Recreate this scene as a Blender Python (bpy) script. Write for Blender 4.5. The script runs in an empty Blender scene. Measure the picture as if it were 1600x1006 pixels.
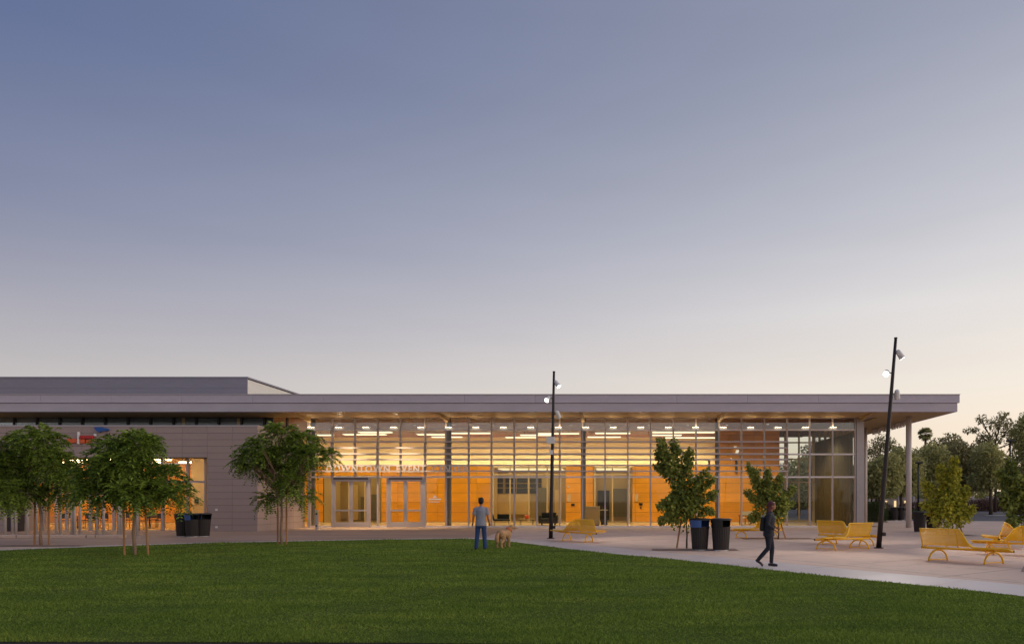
import bpy, math, random
import numpy as np
from math import radians, sin, cos, pi, sqrt, atan2
from mathutils import Vector, Matrix, Euler

sc = bpy.context.scene
COL = sc.collection
rnd = random.Random(7)
F = 1067.0          # focal length in pixels of the 1600 px wide photograph (24 mm)
EYE = 1.8

# ------------------------------------------------------------------ camera
cam = bpy.data.objects.new('camera', bpy.data.cameras.new('camera'))
COL.objects.link(cam); sc.camera = cam
cam.location = (0, 0, EYE); cam.rotation_euler = (radians(90), 0, 0)
cam.data.sensor_width = 36; cam.data.lens = 24.0
cam.data.shift_x = -165/1600; cam.data.shift_y = 276/1600
cam.data.clip_start = 0.1; cam.data.clip_end = 3000

def lin(c):
    return tuple((v/255/12.92 if v/255 <= 0.04045 else ((v/255+0.055)/1.055)**2.4) for v in c)
def rgba(c): return (*lin(c), 1.0)

# ------------------------------------------------------------------ world: dusk sky
SUN_AZ = 85.0       # degrees to the right of the view axis
world = bpy.data.worlds.new("World"); sc.world = world; world.use_nodes = True
wn, wl = world.node_tree.nodes, world.node_tree.links
bg = wn['Background']
tc = wn.new('ShaderNodeTexCoord')
sep = wn.new('ShaderNodeSeparateXYZ'); wl.new(tc.outputs['Generated'], sep.inputs[0])
def wramp(stops):
    r = wn.new('ShaderNodeValToRGB'); r.color_ramp.interpolation = 'EASE' if False else 'LINEAR'
    e = r.color_ramp.elements
    while len(e) < len(stops): e.new(0.5)
    for el, (p, c) in zip(e, stops): el.position = p; el.color = rgba(c)
    wl.new(sep.outputs['Z'], r.inputs[0]); return r
away = wramp([(0.0, (212, 206, 202)), (0.07, (206, 201, 199)), (0.144, (191, 187, 188)), (0.23, (161, 161, 175)), (0.316, (132, 138, 163)),
              (0.476, (97, 111, 148)), (1.0, (70, 84, 126))])
glow = wramp([(0.0, (255, 228, 194)), (0.07, (252, 232, 207)), (0.143, (246, 235, 221)), (0.25, (228, 223, 220)), (0.36, (198, 198, 205)),
              (0.531, (157, 161, 178)), (1.0, (84, 98, 138))])
dotn = wn.new('ShaderNodeVectorMath'); dotn.operation = 'DOT_PRODUCT'
flat = wn.new('ShaderNodeCombineXYZ'); wl.new(sep.outputs['X'], flat.inputs[0]); wl.new(sep.outputs['Y'], flat.inputs[1])
nrm = wn.new('ShaderNodeVectorMath'); nrm.operation = 'NORMALIZE'; wl.new(flat.outputs[0], nrm.inputs[0])
wl.new(nrm.outputs[0], dotn.inputs[0]); dotn.inputs[1].default_value = (sin(radians(SUN_AZ)), cos(radians(SUN_AZ)), 0)
mr = wn.new('ShaderNodeMapRange'); mr.inputs['From Min'].default_value = -0.62; mr.inputs['From Max'].default_value = 0.575
mr.clamp = False; wl.new(dotn.outputs['Value'], mr.inputs['Value'])
cl = wn.new('ShaderNodeClamp'); cl.inputs['Min'].default_value = 0.0; cl.inputs['Max'].default_value = 1.4
wl.new(mr.outputs[0], cl.inputs[0])
mixs = wn.new('ShaderNodeMix'); mixs.data_type = 'RGBA'; mixs.clamp_factor = False
wl.new(cl.outputs[0], mixs.inputs[0]); wl.new(away.outputs[0], mixs.inputs[6]); wl.new(glow.outputs[0], mixs.inputs[7])
sky = wn.new('ShaderNodeTexSky'); sky.sky_type = 'NISHITA'; sky.sun_disc = False
sky.sun_elevation = radians(-1.0); sky.sun_rotation = radians(SUN_AZ); sky.ozone_density = 2.0; sky.altitude = 0
mixn = wn.new('ShaderNodeMix'); mixn.data_type = 'RGBA'; mixn.inputs[0].default_value = 0.06
wl.new(mixs.outputs[2], mixn.inputs[6]); wl.new(sky.outputs[0], mixn.inputs[7])
smap = wn.new('ShaderNodeMapping'); smap.inputs['Scale'].default_value = (1.3,1.3,9.0); smap.inputs['Rotation'].default_value = (0.12,0.06,0); wl.new(tc.outputs['Generated'], smap.inputs[0])
snz = wn.new('ShaderNodeTexNoise'); snz.inputs['Scale'].default_value = 1.6; snz.inputs['Detail'].default_value = 5; wl.new(smap.outputs[0], snz.inputs['Vector'])
smr = wn.new('ShaderNodeMapRange'); smr.inputs[1].default_value = 0.35; smr.inputs[2].default_value = 0.7; smr.inputs[3].default_value = 0.985; smr.inputs[4].default_value = 1.035; wl.new(snz.outputs[0], smr.inputs[0])
smx = wn.new('ShaderNodeMix'); smx.data_type = 'RGBA'; smx.blend_type = 'MULTIPLY'; smx.inputs[0].default_value = 1.0
wl.new(mixn.outputs[2], smx.inputs[6]); wl.new(smr.outputs[0], smx.inputs[7]); wl.new(smx.outputs[2], bg.inputs[0]); bg.inputs[1].default_value = 1.05

# wide, soft, warm sun lamp, added as fill to brighten ground and facade
sl = bpy.data.lights.new('sun', 'SUN'); sl.energy = 0.85; sl.angle = radians(60); sl.color = (1.0, 0.84, 0.70)
so = bpy.data.objects.new('sun', sl); COL.objects.link(so)
LAMP_AZ = SUN_AZ+15; sd = Vector((sin(radians(LAMP_AZ))*cos(radians(26)), cos(radians(LAMP_AZ))*cos(radians(26)), sin(radians(26))))
so.rotation_euler = (-sd).to_track_quat('-Z', 'Y').to_euler()

sc.view_settings.view_transform = 'Standard'; sc.view_settings.look = 'None'
sc.view_settings.exposure = 0.0; sc.view_settings.gamma = 1.0
sc.cycles.use_denoising = True
sc.cycles.max_bounces = 6; sc.cycles.diffuse_bounces = 3; sc.cycles.glossy_bounces = 3
sc.cycles.transmission_bounces = 4; sc.cycles.transparent_max_bounces = 24
sc.cycles.sample_clamp_indirect = 4.0; sc.cycles.caustics_reflective = False; sc.cycles.caustics_refractive = False

# ------------------------------------------------------------------ helpers
def wx(px, D): return (px-965.0)*D/F
def wz(py, D): return EYE-(py-779.0)*D/F
def gd(py): return EYE*F/(py-779.0)
def gp(px, py): D = gd(py); return (wx(px, D), D)

class MB:
    def __init__(s): s.v = []; s.f = []; s.m = []; s.cur = 0
    def add(s, vs, fs):
        n = len(s.v); s.v.extend([tuple(p) for p in vs]); s.f.extend([tuple(i+n for i in f) for f in fs]); s.m.extend([s.cur]*len(fs)); return s
    def box(s, x0, x1, y0, y1, z0, z1):
        return s.add([(x0,y0,z0),(x1,y0,z0),(x1,y1,z0),(x0,y1,z0),(x0,y0,z1),(x1,y0,z1),(x1,y1,z1),(x0,y1,z1)],
                     [(0,3,2,1),(4,5,6,7),(0,1,5,4),(1,2,6,5),(2,3,7,6),(3,0,4,7)])
    def cbox(s, cx, cy, cz, sx, sy, sz, rz=0, rx=0, ry=0):
        M = Matrix.Translation((cx,cy,cz)) @ Euler((rx,ry,rz)).to_matrix().to_4x4()
        vs = [M @ Vector((a*sx/2,b*sy/2,c*sz/2)) for c in (-1,1) for a,b in ((-1,-1),(1,-1),(1,1),(-1,1))]
        return s.add(vs, [(0,3,2,1),(4,5,6,7),(0,1,5,4),(1,2,6,5),(2,3,7,6),(3,0,4,7)])
    def tube(s, pts, rad, n=8, cap=True, ell=None):
        """rings along a path; rad a number or a list; ell=(a,b) scales across / along the second axis"""
        pts = [Vector(p) for p in pts]; rad = [rad]*len(pts) if isinstance(rad, (int, float)) else rad
        N = len(s.v); T = []
        for i in range(len(pts)):
            a = pts[max(0,i-1)]; b = pts[min(len(pts)-1,i+1)]; T.append((b-a).normalized())
        ref = Vector((0,1,0)) if abs(T[0].y) < 0.9 else Vector((1,0,0))
        u = (ref - T[0]*ref.dot(T[0])).normalized()
        for p, t, r in zip(pts, T, rad):
            u = (u - t*u.dot(t)).normalized(); w = t.cross(u)
            ra, rb = (r, r) if not isinstance(r, (tuple, list)) else r
            for k in range(n):
                a = 2*pi*k/n
                s.v.append(tuple(p + w*(ra*cos(a)) + u*(rb*sin(a))))
        for i in range(len(pts)-1):
            for k in range(n):
                a = N+i*n+k; b = N+i*n+(k+1)%n
                s.f.append((a, b, b+n, a+n)); s.m.append(s.cur)
        if cap:
            s.f.append(tuple(N+k for k in range(n))[::-1]); s.m.append(s.cur)
            L = N+(len(pts)-1)*n; s.f.append(tuple(L+k for k in range(n))); s.m.append(s.cur)
        return s
    def ball(s, c, r, n=10, m=7):
        c = Vector(c); rr = (r,r,r) if isinstance(r,(int,float)) else r
        vs = [c+Vector((0,0,-rr[2]))]; fs = []
        for i in range(1,m):
            a = -pi/2+pi*i/m
            for k in range(n):
                b = 2*pi*k/n; vs.append(c+Vector((rr[0]*cos(a)*cos(b), rr[1]*cos(a)*sin(b), rr[2]*sin(a))))
        vs.append(c+Vector((0,0,rr[2])))
        for k in range(n): fs.append((0,1+(k+1)%n,1+k))
        for i in range(m-2):
            for k in range(n):
                a=1+i*n+k; b=1+i*n+(k+1)%n; fs.append((a,b,b+n,a+n))
        L=1+(m-2)*n
        for k in range(n): fs.append((L+k,L+(k+1)%n,len(vs)-1))
        return s.add(vs, fs)
    def mesh(s, name, mats, smooth=False):
        me = bpy.data.meshes.new(name); me.from_pydata(s.v, [], s.f); me.update()
        for m in (mats if isinstance(mats,(list,tuple)) else [mats]): me.materials.append(m)
        if isinstance(mats,(list,tuple)) and len(mats) > 1: me.polygons.foreach_set('material_index', s.m)
        if smooth: me.polygons.foreach_set('use_smooth', [True]*len(me.polygons))
        return me
    def build(s, name, mats, parent=None, smooth=False, loc=None):
        return obj(name, s.mesh(name, mats, smooth), parent, loc)

def obj(name, me, parent=None, loc=None, rot=None):
    o = bpy.data.objects.new(name, me); COL.objects.link(o)
    if parent: o.parent = parent
    if loc: o.location = loc
    if rot: o.rotation_euler = rot
    return o
def tag(o, label=None, cat=None, group=None, kind=None):
    if label: o['label'] = label
    if cat: o['category'] = cat
    if group: o['group'] = group
    if kind: o['kind'] = kind
    return o
def thing(name, label, cat, loc=(0,0,0), rz=0, group=None):
    o = bpy.data.objects.new(name, None); COL.objects.link(o); o.empty_display_size = 0.2
    o.location = loc; o.rotation_euler = (0,0,rz); return tag(o, label, cat, group)
def copy_thing(root, label=None, loc=None, rz=None, scale=None):
    def cp(o, par):
        c = o.copy(); COL.objects.link(c); c.parent = par
        for ch in list(o.children): cp(ch, c)
        return c
    r = cp(root, None)
    if label: r['label'] = label
    if loc is not None: r.location = loc
    if rz is not None: r.rotation_euler = (0,0,rz)
    if scale: r.scale = (scale,)*3
    return r
def bevel(o, w=0.01, seg=2):
    m = o.modifiers.new('bevel', 'BEVEL'); m.width = w; m.segments = seg; m.limit_method = 'ANGLE'; return o

# ------------------------------------------------------------------ materials
def pm(name, col, rough=0.6, metal=0.0, nz=None, bump=None, island=0.0, coord='Object', spec=0.5, stretch=None, col2=None):
    """principled material; nz=(scale, amount) mottling, bump=(scale, strength), island = variation per loose piece"""
    m = bpy.data.materials.new(name); m.use_nodes = True
    n, l = m.node_tree.nodes, m.node_tree.links; b = n['Principled BSDF']
    b.inputs['Roughness'].default_value = rough; b.inputs['Metallic'].default_value = metal
    b.inputs['Specular IOR Level'].default_value = spec
    c = lin(col); base = None
    if coord == 'World': g = n.new('ShaderNodeNewGeometry'); vec = g.outputs['Position']
    else: g = n.new('ShaderNodeTexCoord'); vec = g.outputs['Object']
    if stretch:
        mp = n.new('ShaderNodeMapping'); mp.inputs['Scale'].default_value = stretch; l.new(vec, mp.inputs[0]); vec = mp.outputs[0]
    rgb = n.new('ShaderNodeRGB'); rgb.outputs[0].default_value = (*c, 1); base = rgb.outputs[0]
    if nz:
        t = n.new('ShaderNodeTexNoise'); t.inputs['Scale'].default_value = nz[0]; t.inputs['Detail'].default_value = 6; t.inputs['Roughness'].default_value = 0.65
        l.new(vec, t.inputs['Vector'])
        mx = n.new('ShaderNodeMix'); mx.data_type = 'RGBA'
        lo = lin(col2) if col2 else tuple(v*(1-nz[1]) for v in c); hi = c if col2 else tuple(min(1, v*(1+nz[1])) for v in c)
        mx.inputs[6].default_value = (*lo,1); mx.inputs[7].default_value = (*hi,1)
        r = n.new('ShaderNodeMapRange'); r.inputs[1].default_value = 0.3; r.inputs[2].default_value = 0.7
        l.new(t.outputs[0], r.inputs[0]); l.new(r.outputs[0], mx.inputs[0]); base = mx.outputs[2]
        rr = n.new('ShaderNodeMapRange'); rr.inputs[3].default_value = max(0.02, rough-0.08); rr.inputs[4].default_value = min(1, rough+0.08)
        l.new(t.outputs[0], rr.inputs[0]); l.new(rr.outputs[0], b.inputs['Roughness'])
    if island:
        ge = n.new('ShaderNodeNewGeometry'); oi = n.new('ShaderNodeObjectInfo')
        ad = n.new('ShaderNodeMath'); ad.operation = 'ADD'; l.new(ge.outputs['Random Per Island'], ad.inputs[0]); l.new(oi.outputs['Random'], ad.inputs[1])
        fr = n.new('ShaderNodeMath'); fr.operation = 'FRACT'; l.new(ad.outputs[0], fr.inputs[0])
        r = n.new('ShaderNodeMapRange'); r.inputs[3].default_value = 1-island; r.inputs[4].default_value = 1+island; l.new(fr.outputs[0], r.inputs[0])
        hs = n.new('ShaderNodeHueSaturation'); l.new(r.outputs[0], hs.inputs['Value']); l.new(base, hs.inputs['Color']); base = hs.outputs[0]
    l.new(base, b.inputs['Base Color'])
    if bump:
        t = n.new('ShaderNodeTexNoise'); t.inputs['Scale'].default_value = bump[0]; t.inputs['Detail'].default_value = 4; l.new(vec, t.inputs['Vector'])
        bp = n.new('ShaderNodeBump'); bp.inputs['Strength'].default_value = bump[1]; bp.inputs['Distance'].default_value = 0.02
        l.new(t.outputs[0], bp.inputs['Height']); l.new(bp.outputs[0], b.inputs['Normal'])
    return m
def em(name, col, s):
    m = bpy.data.materials.new(name); m.use_nodes = True; n, l = m.node_tree.nodes, m.node_tree.links
    n.remove(n['Principled BSDF']); e = n.new('ShaderNodeEmission'); e.inputs[0].default_value = (*col,1); e.inputs[1].default_value = s
    l.new(e.outputs[0], n['Material Output'].inputs[0]); return m
def glass(name, tint=(0.93,0.95,0.94), refl=1.0, ior=1.5):
    m = bpy.data.materials.new(name); m.use_nodes = True; n, l = m.node_tree.nodes, m.node_tree.links
    n.remove(n['Principled BSDF'])
    t = n.new('ShaderNodeBsdfTransparent'); t.inputs[0].default_value = (*tint,1)
    g = n.new('ShaderNodeBsdfGlossy'); g.inputs['Roughness'].default_value = 0.015; g.inputs[0].default_value = (0.9,0.95,1,1)
    f = n.new('ShaderNodeFresnel'); f.inputs[0].default_value = ior
    k = n.new('ShaderNodeMath'); k.operation = 'MULTIPLY'; k.inputs[1].default_value = refl; k.use_clamp = True; l.new(f.outputs[0], k.inputs[0])
    x = n.new('ShaderNodeMixShader'); l.new(k.outputs[0], x.inputs[0]); l.new(t.outputs[0], x.inputs[1]); l.new(g.outputs[0], x.inputs[2])
    l.new(x.outputs[0], n['Material Output'].inputs[0]); return m
def leafmat(name, col, var=0.35, trans=0.25, col2=None):
    m = bpy.data.materials.new(name); m.use_nodes = True; n, l = m.node_tree.nodes, m.node_tree.links
    b = n['Principled BSDF']; b.inputs['Roughness'].default_value = 0.55; b.inputs['Specular IOR Level'].default_value = 0.3
    ge = n.new('ShaderNodeNewGeometry')
    mx = n.new('ShaderNodeMix'); mx.data_type = 'RGBA'
    c = lin(col); d = lin(col2) if col2 else tuple(v*(1-var) for v in c)
    mx.inputs[6].default_value = (*d,1); mx.inputs[7].default_value = (*[v*(1+var) for v in c],1)
    l.new(ge.outputs['Random Per Island'], mx.inputs[0]); l.new(mx.outputs[2], b.inputs['Base Color'])
    tr = n.new('ShaderNodeBsdfTranslucent'); l.new(mx.outputs[2], tr.inputs[0])
    s = n.new('ShaderNodeMixShader'); s.inputs[0].default_value = trans
    l.new(b.outputs[0], s.inputs[1]); l.new(tr.outputs[0], s.inputs[2]); l.new(s.outputs[0], n['Material Output'].inputs[0])
    return m

M = {}
M['fascia'] = pm('fascia_metal', (194,184,194), 0.45, 0.0, nz=(0.35,0.10), stretch=(1,1,3))
M['fascia2'] = pm('fascia_metal_lower', (192,183,190), 0.5, 0.0, nz=(0.35,0.10), stretch=(1,1,3))
M['soffit'] = pm('soffit_panel', (184,156,110), 0.6, nz=(0.8,0.06), island=0.05)
M['mullion'] = pm('aluminium_mullion', (178,170,172), 0.4, 0.3, nz=(3,0.05))
M['darkmull'] = pm('dark_mullion', (60,58,60), 0.45, 0.2, nz=(3,0.08))
M['louver'] = pm('louver_metal', (226,216,216), 0.42, 0.3, nz=(3,0.05))
M['blade'] = pm('sunshade_metal', (192,182,184), 0.5, 0.1, nz=(3,0.05))
M['column'] = pm('column_paint', (150,142,138), 0.5, nz=(2,0.05))
M['lcolumn'] = pm('light_column_paint', (200,190,185), 0.5, nz=(2,0.05))
M['wood'] = pm('orange_wood_panel', (224,150,24), 0.45, nz=(1.2,0.14), island=0.12, stretch=(0.6,1,5))
M['cream'] = pm('cream_plaster', (236,204,148), 0.8, nz=(1,0.03), bump=(40,0.05))
M['tan'] = pm('tan_wall', (196,170,124), 0.8, nz=(1,0.05))
M['ceiling'] = pm('brown_ceiling', (104,52,34), 0.6, nz=(0.9,0.15), stretch=(0.3,3,1))
M['floor_in'] = pm('lobby_floor', (226,196,140), 0.22, nz=(0.8,0.06))
M['clad'] = pm('wall_cladding', (168,149,142), 0.6, nz=(0.7,0.05), island=0.035, bump=(30,0.03))
M['cladgap'] = pm('cladding_joint', (66,58,56), 0.8, nz=(4,0.1))
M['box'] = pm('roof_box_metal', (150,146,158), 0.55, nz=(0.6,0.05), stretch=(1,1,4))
M['boxlit'] = pm('roof_box_lit_side', (232,228,220), 0.55, nz=(0.6,0.05), stretch=(1,1,4))  # roof box metal again, paler: glow on the right side put into its colour
M['roof'] = pm('roof_membrane', (150,145,145), 0.8, nz=(1,0.1))
M['glass'] = glass('clear_glass', refl=0.45)
M['topglass'] = glass('upper_glass', tint=(0.80,0.82,0.84), refl=2.4)
M['darkglass'] = glass('dark_glass', tint=(0.75,0.76,0.77), refl=0.8)
M['shade'] = pm('grey_window_shade', (140,144,148), 0.8, nz=(2,0.05))
M['dark'] = pm('dark_backing', (52,50,52), 0.8, nz=(2,0.1))
M['sign'] = pm('sign_letter_metal', (214,206,202), 0.45, 0.1, nz=(5,0.04))
M['drape'] = pm('grey_drape', (128,122,104), 0.9, nz=(2,0.08), stretch=(6,6,0.5))
M['steel'] = pm('brushed_steel', (190,190,196), 0.3, 0.7, nz=(6,0.05))
M['black'] = pm('black_paint', (28,27,28), 0.5, nz=(5,0.15))
M['bronze'] = pm('dark_bronze_paint', (44,36,34), 0.45, 0.2, nz=(5,0.12))
M['blue'] = pm('blue_lid_plastic', (62,96,156), 0.5, nz=(5,0.08))
M['white'] = pm('white_paint', (224,222,220), 0.5, nz=(5,0.05))
M['red'] = pm('red_sign_acrylic', (190,34,30), 0.4, nz=(5,0.05))
M['orange'] = pm('orange_sign_acrylic', (226,96,40), 0.4, nz=(5,0.05))
M['navy'] = pm('blue_sign_acrylic', (24,84,160), 0.4, nz=(5,0.05))
M['yellow'] = pm('yellow_powder_coat', (252,192,12), 0.38, nz=(6,0.07))
M['trunk'] = pm('pale_bark', (150,122,100), 0.9, nz=(14,0.25), bump=(40,0.6), stretch=(1,1,0.3))
M['darktrunk'] = pm('dark_bark', (84,68,54), 0.9, nz=(14,0.25), bump=(40,0.6), stretch=(1,1,0.3))
M['stake'] = pm('wooden_stake', (172,124,84), 0.85, nz=(8,0.2), stretch=(1,1,0.2))
M['strap'] = pm('rubber_tie', (30,30,30), 0.7, nz=(8,0.1))
WARM = (1.0, 0.66, 0.30)
M['lamp'] = em('pendant_lamp_glow', (1.0, 0.80, 0.48), 2.5); M['lampside'] = em('pendant_side_glow', (1.0, 0.88, 0.66), 0.85)
M['cove'] = em('cove_lamp_glow', (1.0, 0.86, 0.60), 22.0)
M['uplight'] = em('uplight_glow', (1.0, 0.72, 0.40), 26.0); M['upbody'] = em('uplight_body_glow', (1.0, 0.88, 0.66), 0.72)
M['room_lamp'] = em('room_lamp_glow', (1.0, 0.74, 0.38), 1.5)
M['cafe_lamp'] = em('cafe_lamp_glow', (1.0, 0.72, 0.38), 26.0)
M['spot'] = em('spot_lens_glow', (1.0, 0.90, 0.76), 16.0)

# ------------------------------------------------------------------ ground
def sheet(name, poly, z, mat, label, cat):
    me = bpy.data.meshes.new(name); me.from_pydata([(x,y,z) for x,y in poly], [], [tuple(range(len(poly)))]); me.update()
    me.materials.append(mat); o = obj(name, me)
    if me.polygons[0].normal.z < 0: me.flip_normals()
    return tag(o, label, cat, kind='structure')
M['earth'] = pm('dry_earth', (120,108,92), 0.95, nz=(0.3,0.2), coord='World')
sheet('ground', [(-1500,-300),(1500,-300),(1500,2500),(-1500,2500)], -0.02, M['earth'], 'bare ground reaching away to the far horizon', 'ground')

M['concrete'] = pm('plaza_concrete', (220,192,172), 0.75, nz=(0.22,0.10), bump=(60,0.15), coord='World')
M['walk'] = pm('walk_concrete', (216,204,198), 0.42, nz=(0.5,0.08), bump=(60,0.12), island=0.05, coord='World')
M['asphalt'] = pm('asphalt', (88,86,92), 0.85, nz=(0.5,0.12), bump=(80,0.3), coord='World')
def joints(mat, cell, dark, stain):
    n, l = mat.node_tree.nodes, mat.node_tree.links; b = n['Principled BSDF']; src = b.inputs['Base Color'].links[0].from_socket
    g = n.new('ShaderNodeNewGeometry'); br = n.new('ShaderNodeTexBrick'); br.offset = 0; br.inputs['Scale'].default_value = 1.0
    br.inputs['Brick Width'].default_value = cell; br.inputs['Row Height'].default_value = cell; br.inputs['Mortar Size'].default_value = 0.02; br.inputs['Mortar Smooth'].default_value = 0.3
    br.inputs[1].default_value = (1,1,1,1); br.inputs[2].default_value = (0.93,0.93,0.94,1); br.inputs[3].default_value = (dark,dark,dark,1); jm = n.new('ShaderNodeMapping'); jm.inputs['Rotation'].default_value = (0,0,radians(-33)); l.new(g.outputs['Position'], jm.inputs[0]); l.new(jm.outputs[0], br.inputs['Vector'])
    mx = n.new('ShaderNodeMix'); mx.data_type = 'RGBA'; mx.blend_type = 'MULTIPLY'; mx.inputs[0].default_value = 1.0; l.new(src, mx.inputs[6]); l.new(br.outputs[0], mx.inputs[7])
    t = n.new('ShaderNodeTexNoise'); t.inputs['Scale'].default_value = 1.1; t.inputs['Detail'].default_value = 8; t.inputs['Roughness'].default_value = 0.7; l.new(g.outputs['Position'], t.inputs['Vector'])
    r = n.new('ShaderNodeMapRange'); r.inputs[1].default_value = 0.52; r.inputs[2].default_value = 0.75; r.inputs[3].default_value = 1.0; r.inputs[4].default_value = stain; l.new(t.outputs[0], r.inputs[0])
    m2 = n.new('ShaderNodeMix'); m2.data_type = 'RGBA'; m2.blend_type = 'MULTIPLY'; m2.inputs[0].default_value = 1.0; l.new(mx.outputs[2], m2.inputs[6]); l.new(r.outputs[0], m2.inputs[7]); l.new(m2.outputs[2], b.inputs['Base Color'])
joints(M['concrete'], 3.05, 0.35, 0.70)
sheet('plaza', [(-60,-20),(26,-20),(60,8),(70,46),(17,58),(17,44),(-60,44)], 0.0, M['concrete'], 'pale pinkish concrete plaza in front of the building', 'plaza')
sheet('parking_lot', [(17,46.5),(200,46.5),(200,150),(17,150)], -0.006, M['asphalt'], 'grey asphalt parking lot beyond the plaza', 'parking lot')

M['forecourt'] = pm('brown_warm_lit_paving', (176,146,124), 0.7, nz=(0.3,0.16), bump=(50,0.15), coord='World', stretch=(0.5,2.5,1))  # brownish paving with the warm light of the entrance put into its colour
sheet('forecourt', [(-60,24),(-20,26.5),(-8,29.5),(-6.2,31),(-6.6,43.2),(-60,43.2)], 0.005, M['forecourt'], 'brownish paving between the lawn and the entrance doors, warm light put into its colour', 'paving')
# lawn outline traced on the ground, closed behind the camera
edge_px = [(-260,874),(-120,866),(0,860),(100,856),(200,852.5),(330,848.5),(480,845.3),(600,843),(680,842),(740,842),(790,845.5),
           (830,850),(870,855.5),(960,865.5),(1080,877),(1200,890),(1300,901),(1400,911),(1500,921),(1600,932),(1700,944),(1850,964)]
edge = [Vector((*gp(x,y),0)) for x,y in edge_px]
def catmull(P, n=8):
    out = []
    for i in range(len(P)-1):
        a,b,c,d = P[max(0,i-1)],P[i],P[i+1],P[min(len(P)-1,i+2)]
        for k in range(n):
            t=k/n; out.append(0.5*((2*b)+(c-a)*t+(2*a-5*b+4*c-d)*t*t+(3*b-a-3*c+d)*t**3))
    out.append(P[-1]); return out
EDGE = catmull(edge, 6)
lawn_poly = [(p.x,p.y) for p in EDGE] + [(9,-12),(4.2,-12),(3.6,7.9),(1.0,8.35),(-3,8.50),(-9,8.56),(-22,8.7)]
M['soil'] = pm('lawn_turf', (90,104,52), 1.0, nz=(1.2,0.2), bump=(60,0.3), coord='World', spec=0.0)
sheet('soil_bed', [(-30,-10),(4.6,-10),(4.6,8.9),(-30,8.9)], 0.006, pm('dark_soil', (44,32,24), 0.95, nz=(4,0.3), bump=(40,0.8), coord='World'), 'strip of dark bare soil along the near edge of the lawn', 'soil')
sheet('lawn', lawn_poly, 0.012, M['soil'], 'dark green mown lawn filling the foreground', 'lawn')

# pale concrete walk of scored slabs that follows the lawn
def normal_at(i):
    a = EDGE[max(0,i-1)]; b = EDGE[min(len(EDGE)-1,i+1)]; t = (b-a).normalized(); return Vector((-t.y, t.x, 0))
s_len = [0]
for a,b in zip(EDGE, EDGE[1:]): s_len.append(s_len[-1]+(b-a).length)
def at_len(s):
    for i in range(len(EDGE)-1):
        if s_len[i+1] >= s: 
            t=(s-s_len[i])/(s_len[i+1]-s_len[i]); return EDGE[i].lerp(EDGE[i+1],t), normal_at(i).lerp(normal_at(i+1),t).normalized()
    return EDGE[-1], normal_at(len(EDGE)-1)
walk = thing('walkway', 'pale concrete walk of scored slabs curving along the lawn edge', 'walkway'); walk['kind'] = 'structure'
s = 0.0; STEP = 1.9
while s < s_len[-1]-STEP:
    mb = MB(); n = 5; top = []
    for k in range(n+1):
        p, nn = at_len(s+0.008+(STEP-0.016)*k/n)
        W_ = 0.5+1.25*min(1,max(0,(p.x+8)/5.0))
        for w, z in ((0.0,-0.02),(0.0,0.010),(W_,0.010),(W_,-0.02)): mb.v.append((p.x+nn.x*w, p.y+nn.y*w, z))
    for k in range(n):
        for j in range(3):
            a=k*4+j; mb.f.append((a,a+1,a+5,a+4)); mb.m.append(0)
    mb.build('slab', M['walk'], walk)
    s += STEP

# grass blades: real geometry, denser near the viewer
rng = np.random.default_rng(3)
def inside(px, py, poly):
    c = np.zeros(len(px), bool); j = len(poly)-1
    for i in range(len(poly)):
        xi,yi = poly[i]; xj,yj = poly[j]
        k = ((yi>py)!=(yj>py)) & (px < (xj-xi)*(py-yi)/(yj-yi+1e-12)+xi); c ^= k; j=i
    return c
def grass(n_try):
    u = rng.random(n_try); D = 7.6*(31.5/7.6)**u                # even count per unit of log distance
    X = (rng.random(n_try)*1.72-1.0)*D
    ok = inside(X, D, lawn_poly); X=X[ok]; D=D[ok]; n=len(X)
    h = (0.022+0.026*rng.random(n))*(0.85+0.4*np.sin(X*1.7+np.sin(D*2.1))*np.sin(D*1.3)); w = 0.0035+0.00105*D*(0.6+0.8*rng.random(n))
    a = rng.random(n)*2*pi; lean = 0.02+0.04*rng.random(n); la = rng.random(n)*2*pi
    base = np.stack([X,D,np.full(n,0.008)],1); side = np.stack([np.cos(a),np.sin(a)*0.5,0*a],1)*w[:,None]*0.5
    mid = base + np.stack([np.cos(la)*lean*0.35, np.sin(la)*lean*0.35, h*0.6],1)
    tip = base + np.stack([np.cos(la)*lean, np.sin(la)*lean, h],1)
    V = np.stack([base-side, base+side, mid+side*0.7, tip, mid-side*0.7],1).reshape(-1,3)
    me = bpy.data.meshes.new('grass'); k = np.arange(n)*5
    loops = np.stack([k,k+1,k+2,k+4,k+4,k+2,k+3],1).reshape(-1)
    me.vertices.add(len(V)); me.vertices.foreach_set('co', V.reshape(-1))
    me.loops.add(len(loops)); me.loops.foreach_set('vertex_index', loops)
    st = np.stack([np.arange(n)*7, np.arange(n)*7+4],1).reshape(-1); me.polygons.add(2*n); me.polygons.foreach_set('loop_start', st)
    me.update(calc_edges=True); me.validate(); return me
M['grass'] = leafmat('grass_blade', (140,158,74), 0.35, 0.3, col2=(100,124,58))
_n, _l = M['grass'].node_tree.nodes, M['grass'].node_tree.links; _b = _n['Principled BSDF']; _src = _b.inputs['Base Color'].links[0].from_socket
_g = _n.new('ShaderNodeNewGeometry'); _mp = _n.new('ShaderNodeMapping'); _mp.inputs['Scale'].default_value = (0.35,1.3,1); _l.new(_g.outputs['Position'], _mp.inputs[0])
_t = _n.new('ShaderNodeTexNoise'); _t.inputs['Scale'].default_value = 1.0; _t.inputs['Detail'].default_value = 6; _t.inputs['Roughness'].default_value = 0.65; _l.new(_mp.outputs[0], _t.inputs['Vector'])
_b.inputs['Specular IOR Level'].default_value = 0.08; _b.inputs['Roughness'].default_value = 0.8
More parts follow.
